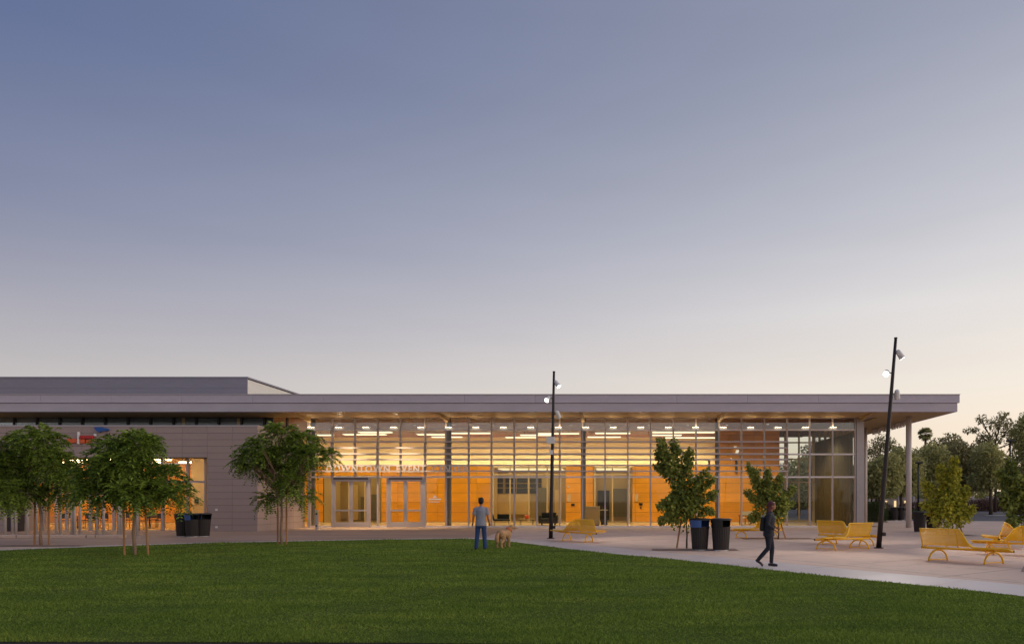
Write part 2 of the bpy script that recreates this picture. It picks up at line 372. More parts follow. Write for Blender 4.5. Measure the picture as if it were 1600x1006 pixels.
_cr = _n.new('ShaderNodeValToRGB'); _cr.color_ramp.elements[0].position = 0.33; _cr.color_ramp.elements[0].color = (0.62,0.72,0.58,1); _cr.color_ramp.elements[1].position = 0.68; _cr.color_ramp.elements[1].color = (1.25,1.16,0.95,1); _l.new(_t.outputs[0], _cr.inputs[0])
_mx = _n.new('ShaderNodeMix'); _mx.data_type = 'RGBA'; _mx.blend_type = 'MULTIPLY'; _mx.inputs[0].default_value = 1.0; _l.new(_src, _mx.inputs[6]); _l.new(_cr.outputs[0], _mx.inputs[7])
for _q in list(_l):
    if _q.from_socket == _src and _q.to_node != _mx: _t2 = _q.to_socket; _l.remove(_q); _l.new(_mx.outputs[2], _t2)
gme = grass(430000); gme.materials.append(M['grass'])
tag(obj('grass', gme), 'short dark green grass blades covering the lawn', 'grass', kind='stuff')
# mulch strip at the near edge of the turf

# ------------------------------------------------------------------ the building
YG = 43.3; S = F/YG                                    # glass plane, pixels per metre there
def gx(px): return (px-965.0)/S
def gz(py): return EYE-(py-779.0)/S
MOD = 35.5
B = thing('event_center_building', 'long low glass-fronted hall with a deep flat metal canopy, lit warm from inside', 'building', (-2, YG, 0))
BO = Vector((-2, YG, 0))
def bb(name, x0,x1,y0,y1,z0,z1, mat, parent=None, bev=0):
    """one box as a part of the building, world coordinates"""
    c = Vector(((x0+x1)/2,(y0+y1)/2,(z0+z1)/2)); mb = MB().box(x0-c.x,x1-c.x,y0-c.y,y1-c.y,z0-c.z,z1-c.z)
    p = parent or B; o = mb.build(name, mat, p); o.location = c - (BO if p is B else BO + p.location)
    if bev: bevel(o, bev)
    return o

YF = 40.4; SF = F/YF
zs = wz(643, YF)                                       # soffit level 6.95
zf1, zf2 = wz(629.5, YF), wz(617, YF)
XR = wx(1499, YF); XL = -46.0
# roof slab and fascia
bb('roof', XL, XR-0.30, YF+0.25, 57.3, zs+0.06, zf2-0.10, M['roof'])
fp = 4.18; x = XR
while x > XL:                                          # upper fascia panels
    bb('fascia_panel', max(XL,x-fp)+0.006, x-0.006, YF-0.06, YF+0.25, zf1+0.012, zf2, M['fascia'])
    x -= fp
bb('fascia_band', XL, XR-0.11, YF, YF+0.24, zs, zf1-0.01, M['fascia2'])
bb('fascia_cap', XL, XR+0.02, YF-0.09, YF+0.30, zf2+0.002, zf2+0.05, M['mullion'])
y = YF+0.26                                            # the canopy's side fascia
while y < 57.0:
    bb('fascia_panel', XR-0.29, XR+0.0, y+0.006, min(57.3,y+fp)-0.006, zf1+0.012, zf2, M['fascia']); y += fp
bb('fascia_band', XR-0.30, XR-0.11, YF+0.245, 57.3, zs, zf1-0.01, M['fascia2'])
# soffit panels, one per window bay, and larger ones under the canopy's open end
X0 = gx(484)
for i in range(-18, 25):
    a = X0+i*MOD/S; b = a+MOD/S
    bb('soffit_panel', a+0.006, b-0.006, YF+0.25, YG+0.05, zs, zs+0.05, M['soffit'])
XE = X0+25*MOD/S
for k in range(3):
    for j in range(5):
        a = XE+k*(XR-0.31-XE)/3; b = XE+(k+1)*(XR-0.31-XE)/3; y0 = YF+0.25+j*3.36
        bb('soffit_panel', a+0.006, b-0.006, y0+0.006, y0+3.35, zs, zs+0.05, M['soffit'])
# brackets under the soffit at the columns
COLS = [gx(484), gx(699), gx(911), gx(1122.5), gx(1342.5)]
for cx in COLS:
    mb = MB(); mb.add([(-0.09,YF+0.35,zs-0.04),(0.09,YF+0.35,zs-0.04),(0.09,YG-0.1,zs-0.30),(-0.09,YG-0.1,zs-0.30),
                       (-0.09,YF+0.35,zs-0.002),(0.09,YF+0.35,zs-0.002),(0.09,YG-0.1,zs-0.002),(-0.09,YG-0.1,zs-0.002)],
                      [(0,3,2,1),(4,5,6,7),(0,1,5,4),(1,2,6,5),(2,3,7,6),(3,0,4,7)])
    o = mb.build('soffit_bracket', M['soffit'], B); o.location = Vector((cx,0,0))-BO
# structural columns
def round_col(cx, cy, r, z1, mat, name='column'):
    o = MB().tube([(0,0,0),(0,0,z1)], r, 20).build(name, mat, B, smooth=False); o.location = Vector((cx,cy,0))-BO
    for p in o.data.polygons: p.use_smooth = len(p.vertices) == 4
    return o
for cx in COLS[:4]: round_col(cx, YG+0.42, 0.155, zs-0.02, M['column'])
bb('corner_post', gx(1337.5), gx(1349), YG-0.16, YG+0.30, 0, zs-0.004, M['mullion'])
CE = wx(1420, 42.7)
round_col(CE, 42.7, 0.17, zs, M['lcolumn']); round_col(CE-0.1, 50.0, 0.17, zs, M['lcolumn'])

# glazing grid
ZR = [0.10, gz(745), gz(709.5), gz(671.5), zs-0.03]
MX = [X0+i*MOD/S for i in range(25)]
doors = [(518.5, 579.0), (604.5, 663.5)]
for i in range(1, 25):
    if i in (6,12,18): w = 0.05
    else: w = 0.045
    z0 = ZR[1] if i in (2,4) else 0.0
    if i == 5: continue
    bb('mullion', MX[i]-w, MX[i]+w, YG-0.10, YG+0.09, z0, zs-0.004, M['mullion'])
bb('mullion', gx(663.5), gx(663.5)+0.09, YG-0.10, YG+0.09, 0, zs-0.004, M['mullion'])
MX[5] = gx(663.5)+0.045
bb('mullion', MX[0]-0.12, MX[0]+0.06, YG-0.10, YG+0.09, 0, zs-0.004, M['mullion'])
for z in ZR[1:4]: bb('transom', MX[0], gx(1338), YG-0.085, YG+0.07, z-0.05, z+0.05, M['louver'])
bb('head_rail', MX[0], gx(1338), YG-0.08, YG+0.07, zs-0.07, zs-0.006, M['mullion'])
for a,b in ((484,518.5),(579,604.5),(663.5,1338)): bb('sill', gx(a)+0.05, gx(b), YG-0.12, YG+0.08, 0.0, 0.10, M['louver'])
edges_x = [MX[i] for i in range(25)] + [gx(1338)]
for r in range(4):
    for i in range(25):
        a,b = edges_x[i], edges_x[i+1]
        if r == 0 and i in (1,2,3,4): continue
        bb('pane', a+0.05, b-0.05, YG-0.012, YG+0.012, ZR[r]+0.03, ZR[r+1]-0.04, M['topglass' if r == 3 else 'glass'])
for a,b in ((579.0,MX[3]),(MX[3],604.5)):
    a = gx(a)+0.02 if a == 579.0 else a+0.05; b = gx(b)-0.02 if b == 604.5 else b-0.05
    bb('pane', a, b, YG-0.012, YG+0.012, 0.12, ZR[1]-0.04, M['glass'])
# sun-shade blades in front of the glass
for py in (690.5, 700, 709.3, 718, 727, 736):
    z = gz(py)
    for i in range(21):
        bb('sunshade_blade', MX[i]+0.004, MX[i+1]-0.004, YG-0.36, YG-0.13, z-0.045, z+0.045, M['blade'])
for i in range(0,22):
    bb('blade_bracket', MX[i]-0.02, MX[i]+0.02, YG-0.30, YG-0.10, gz(736)-0.07, gz(690.5)+0.05, M['mullion'])
# uplights standing on the top transom
k = 0; px = 488.0
while px < 1310:
    o = bb('uplight', gx(px)-0.21, gx(px)+0.21, YG-0.26, YG-0.12, ZR[3]+0.052, ZR[3]+0.15, M['upbody']); bb('uplight_lens', gx(px)-0.19, gx(px)+0.19, YG-0.25, YG-0.13, ZR[3]+0.151, ZR[3]+0.156, M['uplight'], o); px += 42.75

# entrance doors
def leaf(px0, px1, hinge):
    a,b = gx(px0), gx(px1); zt = 3.02; z0 = 0.02; sw = 0.12
    mb = MB(); c = Vector(((a+b)/2, YG-0.03, 0)); w = (b-a)/2
    mb.box(-w,-w+sw,-0.03,0.03,z0,zt).box(w-sw,w,-0.03,0.03,z0,zt).box(-w+sw,w-sw,-0.028,0.028,z0,z0+0.30).box(-w+sw,w-sw,-0.028,0.028,zt-0.12,zt)
    d = mb.build('door', M['mullion'], B); d.location = c-BO
    g = MB().box(-w+sw-0.005,w-sw+0.005,-0.008,0.008,z0+0.29,zt-0.11).build('glass', M['glass'], d)
    p = MB().box(-w+sw-0.01,w-sw+0.01,-0.10,-0.06,1.02,1.12).box(-w+sw-0.01,-w+sw+0.03,-0.06,-0.028,1.03,1.11).box(w-sw-0.03,w-sw+0.01,-0.06,-0.028,1.03,1.11).build('push_bar', M['steel'], d)
    hx = (w-sw/2)*hinge
    h = MB().tube([(hx,-0.10,0.75),(hx,-0.10,1.35)],0.018,8).tube([(hx,-0.10,0.80),(hx,-0.03,0.80)],0.012,6).tube([(hx,-0.10,1.30),(hx,-0.03,1.30)],0.012,6).build('handle', M['steel'], d)
for a,b in doors:
    fr = 0.13
    bb('door_jamb', gx(a), gx(a)+fr, YG-0.09, YG+0.06, 0, 3.12, M['mullion'])
    bb('door_jamb', gx(b)-fr, gx(b), YG-0.092, YG+0.058, 0, 3.12, M['mullion'])
    bb('door_head', gx(a)+fr, gx(b)-fr, YG-0.088, YG+0.06, 3.03, 3.128, M['darkmull'])
    m = (gx(a)+gx(b))/2; inv = lambda X: X*S+965
    leaf(inv(gx(a)+fr+0.005), inv(m-0.005), 1); leaf(inv(m+0.005), inv(gx(b)-fr-0.005), -1)

for px in (548.7, 634):
    o = MB().tube([(0,0,0),(0,0,0.02)],0.07,20).build('downlight', M['lampside'], B); o.location = Vector((gx(px), 41.5, zs-0.022))-BO
    l_ = bpy.data.lights.new('downlight_lamp','SPOT'); l_.energy = 1300; l_.spot_size = radians(62); l_.spot_blend = 0.4; l_.color = (1.0,0.74,0.44); l_.shadow_soft_size = 0.10
    lo = bpy.data.objects.new('downlight_lamp', l_); COL.objects.link(lo); lo.parent = o; lo.location = (0,0,-0.06); lo.rotation_euler = (radians(12),0,0)
# sign letters
def letters(text, x0, x1, z0, h, place, mat, depth=0.05, name='letter'):
    """row of extruded capital letters, each its own part; place(local x) -> world location and rotation"""
    cur = bpy.data.curves.new('tmp', 'FONT'); cur.extrude = depth/2; cur.offset = 0.022; cur.size = 1
    tmp = bpy.data.objects.new('tmp', cur); COL.objects.link(tmp)
    def mesh_of(ch):
        cur.body = ch; bpy.context.view_layer.update()
        return bpy.data.meshes.new_from_object(tmp.evaluated_get(bpy.context.evaluated_depsgraph_get()))
    ms = []
    for ch in text:
        if ch == ' ': ms.append((None, 0.42)); continue
        me = mesh_of(ch); xs = [v.co.x for v in me.vertices]; ys = [v.co.y for v in me.vertices]
        hh = max(ys)-min(ys); f = h/hh
        for v in me.vertices: v.co = ((v.co.x-min(xs))*f, (v.co.y-min(ys))*f, v.co.z)
        ms.append((me, (max(xs)-min(xs))*f))
    gap = 0.075*h/0.45*1.15
    tot = sum((w if m else w*h/0.45*0.75) for m,w in ms)+gap*(len(ms)-1); k = (x1-x0)/tot; x = 0
    for (me, w), ch in zip(ms, text):
        if me is None: x += (w*h/0.45*0.75+gap)*k; continue
        for v in me.vertices: v.co.x *= k
        me.materials.clear(); me.materials.append(mat); me.name = name
        loc, rot = place(x0+x*1.0)
        o = obj(name, me, B); o.location = Vector(loc)-BO; o.rotation_euler = rot
        x += (w+gap)*k
    bpy.data.objects.remove(tmp)
letters('DOWNTOWN EVENT CENTER', gx(514), gx(733.5), 0, 0.43, lambda x: ((x, YG-0.40, gz(738)), (radians(90),0,0)), M['sign'])
bb('sign_rail', gx(512), gx(735), YG-0.39, YG-0.37, gz(737.2), gz(735.8), M['louver'])
# hanging letters along the open end of the canopy, read from the far side
letters('DOWNTOWN EVENT CENTER', 0, 6.3, 0, 0.40, lambda x: ((CE+0.35, 43.4+x, zs-0.50), (radians(90),0,radians(90))), M['sign'])
bb('sign_rail', CE+0.33, CE+0.37, 43.2, 49.9, zs-0.10, zs-0.06, M['mullion'])

# ---- inside the hall
YB = 50.5; SB = F/YB
def bx(px): return (px-965.0)/SB
zo = wz(728, YB)
bb('floor', -24, 15.35, YG+0.09, 57, -0.05, 0.015, M['floor_in'])
bb('ceiling', -27.5, 15.35, YG+0.10, 57, zs-0.02, zs+0.05, M['ceiling'])
bb('rear_wall', -27.5, wx(1124,57), 57.0, 57.2, 3.9, zs-0.03, M['cream'])
bb('cove_ledge', -27.5, wx(1124,57), YB+0.16, 56.99, zo-0.12, zo-0.02, M['cream'])
bb('side_wall', -27.7, -27.5, YG+0.1, 57, zo, zs-0.03, M['cream'])
bb('side_wall', -24.2, -24.0, YG+0.1, YB, 0, zs-0.03, M['cream'])
for k in range(10):
    a = -27.0+k*3.52; bb('cove_lamp', a, a+3.45, 56.0, 56.25, zo, zo+0.07, M['cove'])
# orange wood panels, each a piece with open joints on a dark backing
def wood_wall(x0, x1, z0, z1, y, seams):
    bb('wall_backing', x0, x1, y+0.03, y+0.15, z0, z1, M['cladgap'])
    xs = [x0]+[s for s in seams if x0+0.2 < s < x1-0.2]+[x1]; ph = 0.715
    zz = [z0+0.10]; 
    while zz[-1]+ph < z1-0.25: zz.append(zz[-1]+ph)
    zz.append(z1)
    for a,b in zip(xs,xs[1:]):
        for c,d in zip(zz,zz[1:]): bb('wood_panel', a+0.009, b-0.009, y, y+0.03, c+0.009, d-0.009, M['wood'])
    bb('skirting', x0, x1, y-0.012, y+0.02, z0, z0+0.09, M['cream'])
seams = [bx(683)+k*2.93 for k in range(-8,14)]
wood_wall(bx(596), bx(768), 0, zo, YB, seams)
wood_wall(bx(884), bx(927), 0, zo, YB, [bx(912)])
wood_wall(bx(988), bx(1118), 0, zo, YB, seams)
wood_wall(bx(1118), bx(1218), 0, zs-0.03, YB-0.04, seams)
wood_wall(-23.9, bx(505), 0, zo, YB, seams)
# returns that close the side rooms
bb('side_wall', bx(1218)-0.15, bx(1218)-0.002, YB+0.12, 57, 0, zs-0.03, M['wood'])
# room glazing in the wood wall: (left px, right px, mullion px list)
def room(p0, p1, muls, depth, lab):
    a,b = bx(p0), bx(p1)
    for p in muls: bb('room_mullion', bx(p)-0.05, bx(p)+0.05, YB, YB+0.12, 0, zo-0.005, M['tan'])
    bb('room_transom', a, b, YB+0.01, YB+0.11, wz(741,YB)-0.05, wz(741,YB)+0.05, M['tan'])
    xs = [a]+[bx(p) for p in muls]+[b]
    for u,v in zip(xs,xs[1:]):
        bb('room_pane', u+0.055, v-0.055, YB+0.05, YB+0.066, 0.05, wz(741,YB)-0.06, M['glass'])
        bb('room_pane', u+0.055, v-0.055, YB+0.05, YB+0.066, wz(741,YB)+0.06, zo-0.02, M['glass'])
    bb('room_wall', a-0.7, a-0.5, YB+0.16, YB+depth, 0, zo-0.13, M['cream']); bb('room_wall', b+0.5, b+0.7, YB+0.16, YB+depth, 0, zo-0.13, M['cream'])
    bb('room_wall', a-0.7, b+0.7, YB+depth, YB+depth+0.2, 0, zo-0.13, M['tan'])
    for k in range(2):
        xx = a+(b-a)*(0.28+0.44*k); bb('ceiling_lamp', xx-(b-a)*0.21, xx+(b-a)*0.21, YB+0.5, YB+depth-0.4, zo-0.20, zo-0.14, M['room_lamp'])
room(768, 884, [770.5, 797, 826, 855, 876], 5.5, 'a')
room(927, 988, [929.5, 957, 983], 5.0, 'b')
room(505, 596, [520, 545, 570, 592], 4.5, 'c')
wood_wall(bx(505)+0.01, bx(596)-0.01, 3.42, zo-0.004, YB-0.06, seams)
# back-wall windows and a screen in the middle room
Yr = YB+5.45
def rx(px): return wx(px, Yr)
for a,b in ((771,786),(790,806),(808,824),(828,846)):
    for c,d in ((747,753.5),(755.5,761),(763,770)):
        bb('window_pane', rx(a), rx(b), Yr-0.06, Yr, wz(d,Yr), wz(c,Yr), M['dark'])
bb('blind', rx(770), rx(829), Yr-0.25, Yr-0.2, wz(803,Yr), wz(771.5,Yr), M['cream'])
bb('inner_door', rx(838), rx(854), Yr-0.10, Yr-0.02, 0.0, wz(762,Yr), M['drape'])
bb('inner_door', rx(867), rx(876), Yr-0.11, Yr-0.02, 0.0, wz(765,Yr), M['cream'])
Yr2 = YB+4.95
bb('inner_door', wx(958,Yr2), wx(981,Yr2), Yr2-0.10, Yr2-0.02, 0.35, wz(763,Yr2), M['drape'])
bb('inner_door', wx(934,Yr2), wx(952,Yr2), Yr2-0.10, Yr2-0.02, 0.1, wz(766,Yr2), M['dark'])
# inside the left lobby: dark glazed screens
Yr3 = YB+4.45
for a,b,c,d,mt in ((508,516,760,812,'dark'),(528,546,755,810,'tan'),(552,560,757,812,'cream'),(564,574,776,812,'drape'),(580,590,772,812,'drape')):
    bb('inner_door', wx(a,Yr3), wx(b,Yr3), Yr3-0.10, Yr3-0.02, wz(d,Yr3), wz(c,Yr3), M[mt])
# linear pendant lamps under the ceiling
pend = [(537,603,678),(561,612,674.5),(652,698,678),(675,722,682),(704,767,676),(720,767,676),(790,839,682.5),(813,862,679),(841,905,676.5),
        (918,970,682),(930,985,676),(1019,1117,674.5),(1019,1065,679),(1038,1118,683),(1136,1200,679),(495,520,679),(1150,1180,683)]
for a,b,py in pend:
    z = 6.62; D = (z-EYE)*F/(779-py); xa, xb = wx(a,D), wx(b,D)
    o = bb('pendant_lamp', xa, xb, D-0.28, D+0.28, z-0.045, z+0.01, M['lampside'])
    bb('diffuser', xa+0.02, xb-0.02, D-0.26, D+0.26, z-0.055, z-0.047, M['lamp'], o)
    for xx in (xa+0.3, xb-0.3): bb('cable', xx-0.008, xx+0.008, D-0.008, D+0.008, z+0.01, zs-0.02, M['darkmull'])
# recessed ceiling cans that light the hall floor and the wood wall
can_me = MB().tube([(0,0,0),(0,0,0.015)],0.09,16).mesh('ceiling_can', M['lampside'])
for k in range(14):
    X_ = -22.3+k*2.72 if k < 13 else 13.2; Y_ = 47.6 if k < 12 else 47.0  # the last can is an extra one, added to give the drapes a glow
    o = obj('ceiling_can', can_me, B); o.location = Vector((X_,Y_,zs-0.038))-BO
    l_ = bpy.data.lights.new('can_lamp','SPOT'); l_.energy = 430+60*((k*5)%3) if k < 13 else 170; l_.spot_size = radians(125); l_.spot_blend = 0.5; l_.color = (1.0,0.80,0.50); l_.shadow_soft_size = 0.12
    lo = bpy.data.objects.new('can_lamp', l_); COL.objects.link(lo); lo.parent = o; lo.location = (0,0,-0.05)
# wall details: plaques, card readers, sconces, notice decal
for a,b,c,d,mt in ((886.5,891.5,772,783,'tan'),(992.5,997,772,783,'tan'),(892.5,898,786.5,790,'black'),(998.5,1004,785.5,789,'black'),(1000,1002.2,791.5,794.5,'black'),(886.8,889,758.8,761,'white')):
    bb('wall_plate', bx(a), bx(b), YB-0.05, YB-0.002, wz(d,YB), wz(c,YB), M[mt])
for px in (1107.5, 1150):
    bb('sconce', bx(px)-0.07, bx(px)+0.07, YB-0.24, YB-0.10, wz(738,YB), wz(718,YB), M['black'])
for px,py in ((1148.5,699),(1152,704.5),(1151,707)): bb('wall_lamp', bx(px)-0.09, bx(px)+0.09, YB-0.2, YB-0.05, wz(py+1.5,YB), wz(py-1.5,YB), M['lampside'])
mb = MB()
pts = [(-0.13,0.16)]+[(-0.13+0.26*k/8, 0.16+0.14*sin(pi*k/8)) for k in range(9)]+[(0.13,0.16)]
mb.add([(x,0,z) for x,z in pts]+[(x,0.01,z) for x,z in pts], [tuple(range(len(pts)))]+[tuple(range(len(pts),2*len(pts)))[::-1]])
mb.box(-0.38,0.38,0,0.01,0.02,0.10); mb.box(-0.38,0.30,0,0.01,-0.14,-0.10)
o = mb.build('notice_decal', M['white'], B); o.location = Vector((gx(679.5), YG-0.03, gz(781)))-BO

# open east end: glazed rear wall, glazed end wall, drapes
YE = 53.5; xe0 = bx(1218); xe1 = 15.35
for k in range(4):
    xx = xe0+0.05+(xe1-xe0-0.1)*k/3; bb('mullion', xx-0.05, xx+0.05, YE-0.1, YE+0.1, 0, zs-0.03, M['tan'])
for z in (0.07, 3.1, 4.9, 6.2): bb('transom', xe0, xe1, YE-0.08, YE+0.08, z-0.05, z+0.05, M['tan'])
for k in range(3):
    a = xe0+0.05+(xe1-xe0-0.1)*k/3; b = xe0+0.05+(xe1-xe0-0.1)*(k+1)/3
    for c,d in ((0.12,3.05),(3.15,4.85),(4.95,6.15),(6.25,zs-0.04)): bb('pane', a+0.055, b-0.055, YE-0.01, YE+0.01, c, d, M['glass'])
for k in range(8):
    yy = YG+0.35+(YE-YG-0.35)*k/7; bb('mullion', xe1-0.02, xe1+0.14, yy-0.05, yy+0.05, 0, zs-0.03, M['tan'])
for k in range(7):
    a = YG+0.35+(YE-YG-0.35)*k/7; b = YG+0.35+(YE-YG-0.35)*(k+1)/7
    for c,d in ((0.06,3.05),(3.15,6.1),(6.2,zs-0.04)): bb('pane', xe1+0.05, xe1+0.07, a+0.055, b-0.055, c, d, M['glass'])
for z in (3.1, 6.15): bb('transom', xe1, xe1+0.13, YG+0.35, YE, z-0.045, z+0.045, M['tan'])
def drape(y0, y1):
    mb = MB(); n = int((y1-y0)*22); ph = rnd.random()*6
    for k in range(n+1):
        y = y0+(y1-y0)*k/n; dx = 0.07*sin(k*0.95+ph)+0.03*sin(k*2.3+ph)
        mb.v += [(dx,y,0.04),(dx,y,6.05)]
    for k in range(n): mb.f.append((2*k,2*k+2,2*k+3,2*k+1)); mb.m.append(0)
    o = mb.build('drape', M['drape'], B, smooth=True); o.location = Vector((xe1-0.28,0,0))-BO
    md = o.modifiers.new('thick','SOLIDIFY'); md.thickness = 0.008
drape(YG+0.7, YG+2.3); drape(YG+2.5, YG+4.4); drape(YG+4.6, YG+6.6); drape(YG+6.8, YG+8.6)

# ---- the low clad wing on the left
YL = 37.7; SL = F/YL
def lx(px): return (px-965.0)/SL
def lz(py): return EYE-(py-779)/SL
xw1 = lx(402); xw0 = -37.5; ztop = lz(666); zc = lz(714.5); xo0, xo1 = lx(30), lx(323)
bb('wing_roof', xw0, xw1-0.04, YL+0.06, YG-0.1, ztop-0.35, ztop-0.12, M['roof'])
bb('coping', xw0, xw1+0.03, YL-0.03, YL+0.30, ztop-0.01, ztop+0.07, M['mullion'])
bb('coping', xw1-0.27, xw1+0.03, YL+0.305, YG-0.12, ztop-0.01, ztop+0.07, M['mullion'])
pw = 1.385; nrow = 16; ph = ztop/nrow
# backing walls behind the panels
bb('wall_backing', xo1+0.02, xw1-0.03, YL+0.03, YL+0.35, 0, ztop-0.02, M['cladgap'])
bb('wall_backing', xw0, xo1+0.0, YL+0.03, YL+0.35, zc, ztop-0.02, M['cladgap'])
bb('wall_backing', xw0, xo0-0.02, YL+0.03, YL+0.349, 0, zc-0.002, M['cladgap'])
bb('wall_backing', xw1-0.35, xw1-0.03, YL+0.36, YG-0.12, 0, ztop-0.02, M['cladgap'])
xs = [xw1]
while xs[-1]-pw > xw0: xs.append(xs[-1]-pw)
for a,b in zip(xs[1:],xs):
    for r in range(nrow):
        z0,z1 = r*ph, (r+1)*ph
        if b > xo0+0.3 and a < xo1-0.3:
            if z1 <= zc+0.05: continue
            z0 = max(z0, zc+0.004)
        a2 = a; b2 = b
        bb('cladding_panel', a2+0.006, b2-0.006, YL, YL+0.03, z0+0.006, z1-0.006, M['clad'])
y = YL+0.03
while y < YG-0.2:
    y1 = min(y+pw, YG-0.13)
    for r in range(nrow): bb('cladding_panel', xw1-0.03, xw1, y+0.006, y1-0.006, r*ph+0.006, (r+1)*ph-0.006, M['clad'])
    y = y1
for py in (796,823): bb('wall_plate', lx(336.5), lx(340), YL-0.03, YL-0.002, lz(py+1.6), lz(py-1.6), M['white'])
# café window in the wing
YC = YL+0.9
bb('reveal', xo0-0.02, xo0+0.03, YL+0.36, YC, 0, zc, M['clad']); bb('reveal', xo1-0.03, xo1+0.02, YL+0.36, YC, 0, zc, M['clad'])
bb('reveal', xo0, xo1, YL+0.352, YC, zc+0.001, zc+0.03, M['dark'])
def cxp(px): return wx(px, YC)
mpx = [32, 68, 104, 141, 178, 215, 254, 293.5, 321.5]
for p in mpx: bb('mullion', cxp(p)-0.06, cxp(p)+0.06, YC-0.06, YC+0.1, 0, zc, M['mullion'])
for py in (752.5, 829.5): bb('transom', cxp(32), cxp(321.5), YC-0.05, YC+0.09, wz(py,YC)-0.06, wz(py,YC)+0.06, M['mullion'])
for a,b in zip(mpx,mpx[1:]):
    bb('pane', cxp(a)+0.065, cxp(b)-0.065, YC, YC+0.016, 0.06, wz(752.5,YC)-0.07, M['glass'])
    bb('pane', cxp(a)+0.065, cxp(b)-0.065, YC, YC+0.016, wz(752.5,YC)+0.07, zc-0.01, M['glass'])
# café interior
bb('floor', -42, -24.25, YC+0.1, 49, -0.05, 0.02, M['floor_in']); bb('floor', -24.24, -22.52, YC+0.1, 42.6, -0.05, 0.02, M['floor_in']); bb('ceiling', -24.24, -22.52, YC+0.1, 42.6, 4.35, 4.45, M['cream'])
bb('ceiling', -42, -24.25, YC+0.1, 49, 4.35, 4.45, M['cream'])
wood_wall(-42, -24.25, 0, 4.3, 48.8, [-42+2.2*k for k in range(9)])
bb('side_wall', -22.5, -22.35, YC+0.1, 42.9, 0, 4.34, M['cream']); bb('side_wall', -24.4, -24.25, 42.7, 48.8, 0, 4.34, M['cream'])
bb('partition', wx(299,42.5), -22.52, 42.5, 42.65, 0, 4.33, M['cream'])
bb('wall_phone', wx(308,42.5)-0.09, wx(308,42.5)+0.09, 42.40, 42.495, wz(786,42.5), wz(779,42.5), M['black'])
for k in range(7):
    for yy in (40.6, 44.0, 47.0):
        a = -41.0+k*2.7
        if (yy > 42 and a > -28) or a > -24: continue
        bb('ceiling_lamp', a, a+1.3, yy, yy+0.22, 4.28, 4.345, M['cafe_lamp'])
# dark clerestory over the wing
for i in range(-18, 0):
    a = X0+i*MOD/S; b = a+MOD/S
    bb('mullion', a-0.05, a+0.05, YG-0.08, YG+0.08, ztop-0.3, zs-0.004, M['darkmull'])
    bb('pane', a+0.055, b-0.055, YG-0.01, YG+0.01, ztop-0.28, zs-0.03, M['glass'])
bb('clerestory_backing', XL, gx(425), YG+0.12, YG+0.25, ztop-0.4, zs-0.03, M['shade'])
bb('spandrel', -24, xw1, YG-0.09, YG+0.09, 0, ztop-0.31, M['clad'])
# raised roof box behind
bx1 = wx(387,55); bz = wz(591,55)
bb('roof_box', -60, bx1-0.03, 55.0, 90, zs+0.5, bz-0.08, M['boxlit'])
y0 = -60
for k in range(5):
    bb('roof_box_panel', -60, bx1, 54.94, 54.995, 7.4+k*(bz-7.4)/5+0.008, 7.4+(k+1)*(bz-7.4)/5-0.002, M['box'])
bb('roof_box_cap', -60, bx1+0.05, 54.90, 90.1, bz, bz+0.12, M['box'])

# ------------------------------------------------------------------ sign on the wing
t = thing('wall_sign', 'red, orange and blue sign shapes on the clad wall above the trees', 'sign', (lx(122), YL, lz(695)))
def sg(a,b,c,d,mat,name,th=0.10):
    o = MB().box(lx(a)-lx(122), lx(b)-lx(122), -0.02-th, -0.02, lz(d)-lz(695), lz(c)-lz(695)).build(name, M[mat], t); bevel(o,0.03,3)
sg(106,122,685,692,'orange','sign_block'); sg(127,134,686,692.5,'orange','sign_block'); sg(136,144,687,692,'orange','sign_block')
sg(127,148,680.5,685.5,'red','sign_block',0.14); sg(123.6,126,675,694,'white','sign_bar',0.16); sg(148.5,152,677.5,681.5,'white','sign_bar',0.12)
mb = MB(); pts = [(149,667.5),(161,667.5),(170,670),(172,672.5),(160,674),(156,675.5),(152,672)]
P3 = [(lx(x)-lx(122), lz(y)-lz(695)) for x,y in pts]; n = len(P3)
mb.add([(x,-0.14,z) for x,z in P3]+[(x,-0.02,z) for x,z in P3], [tuple(range(n))[::-1], tuple(range(n,2*n))]+[(i,(i+1)%n,(i+1)%n+n,i+n) for i in range(n)])
mb.build('sign_emblem', M['navy'], t)

# ------------------------------------------------------------------ post screen and kerb on the left
t = thing('post_screen', 'screen of slender pale metal posts on a low kerb in front of the cafe window', 'post screen', (wx(110,32.4),32.4,0))
def local(o_, x, y): return (x-o_.location.x, y-o_.location.y)
kb = MB().box(-13, wx(205,32)-t.location.x, -1.0, -0.7, 0, 0.13).build('kerb', M['concrete'], t); bevel(kb,0.02)
post_me = MB().tube([(0,0,0),(0,0,3.15)],0.055,10).ball((0,0,3.15),(0.055,0.055,0.03),10,6).mesh('post', M['lcolumn'], True)
for k,px in enumerate([-40,-18,8,19,24.7,42.7,57,75,87.5,94,112,116.5,125,151,161.5,185,189,214]):
    D = 32.4 if k % 3 else 34.0
    x_, y_ = local(t, wx(px,D), D); obj('post', post_me, t, (x_,y_,0))
plate_me = MB().tube([(0,0,0),(0,0,0.02)],0.11,12).mesh('base_plate', M['lcolumn'])
for o in [c for c in t.children if c.name.startswith('post')]: obj('base_plate', plate_me, t, (o.location.x,o.location.y,0.001))

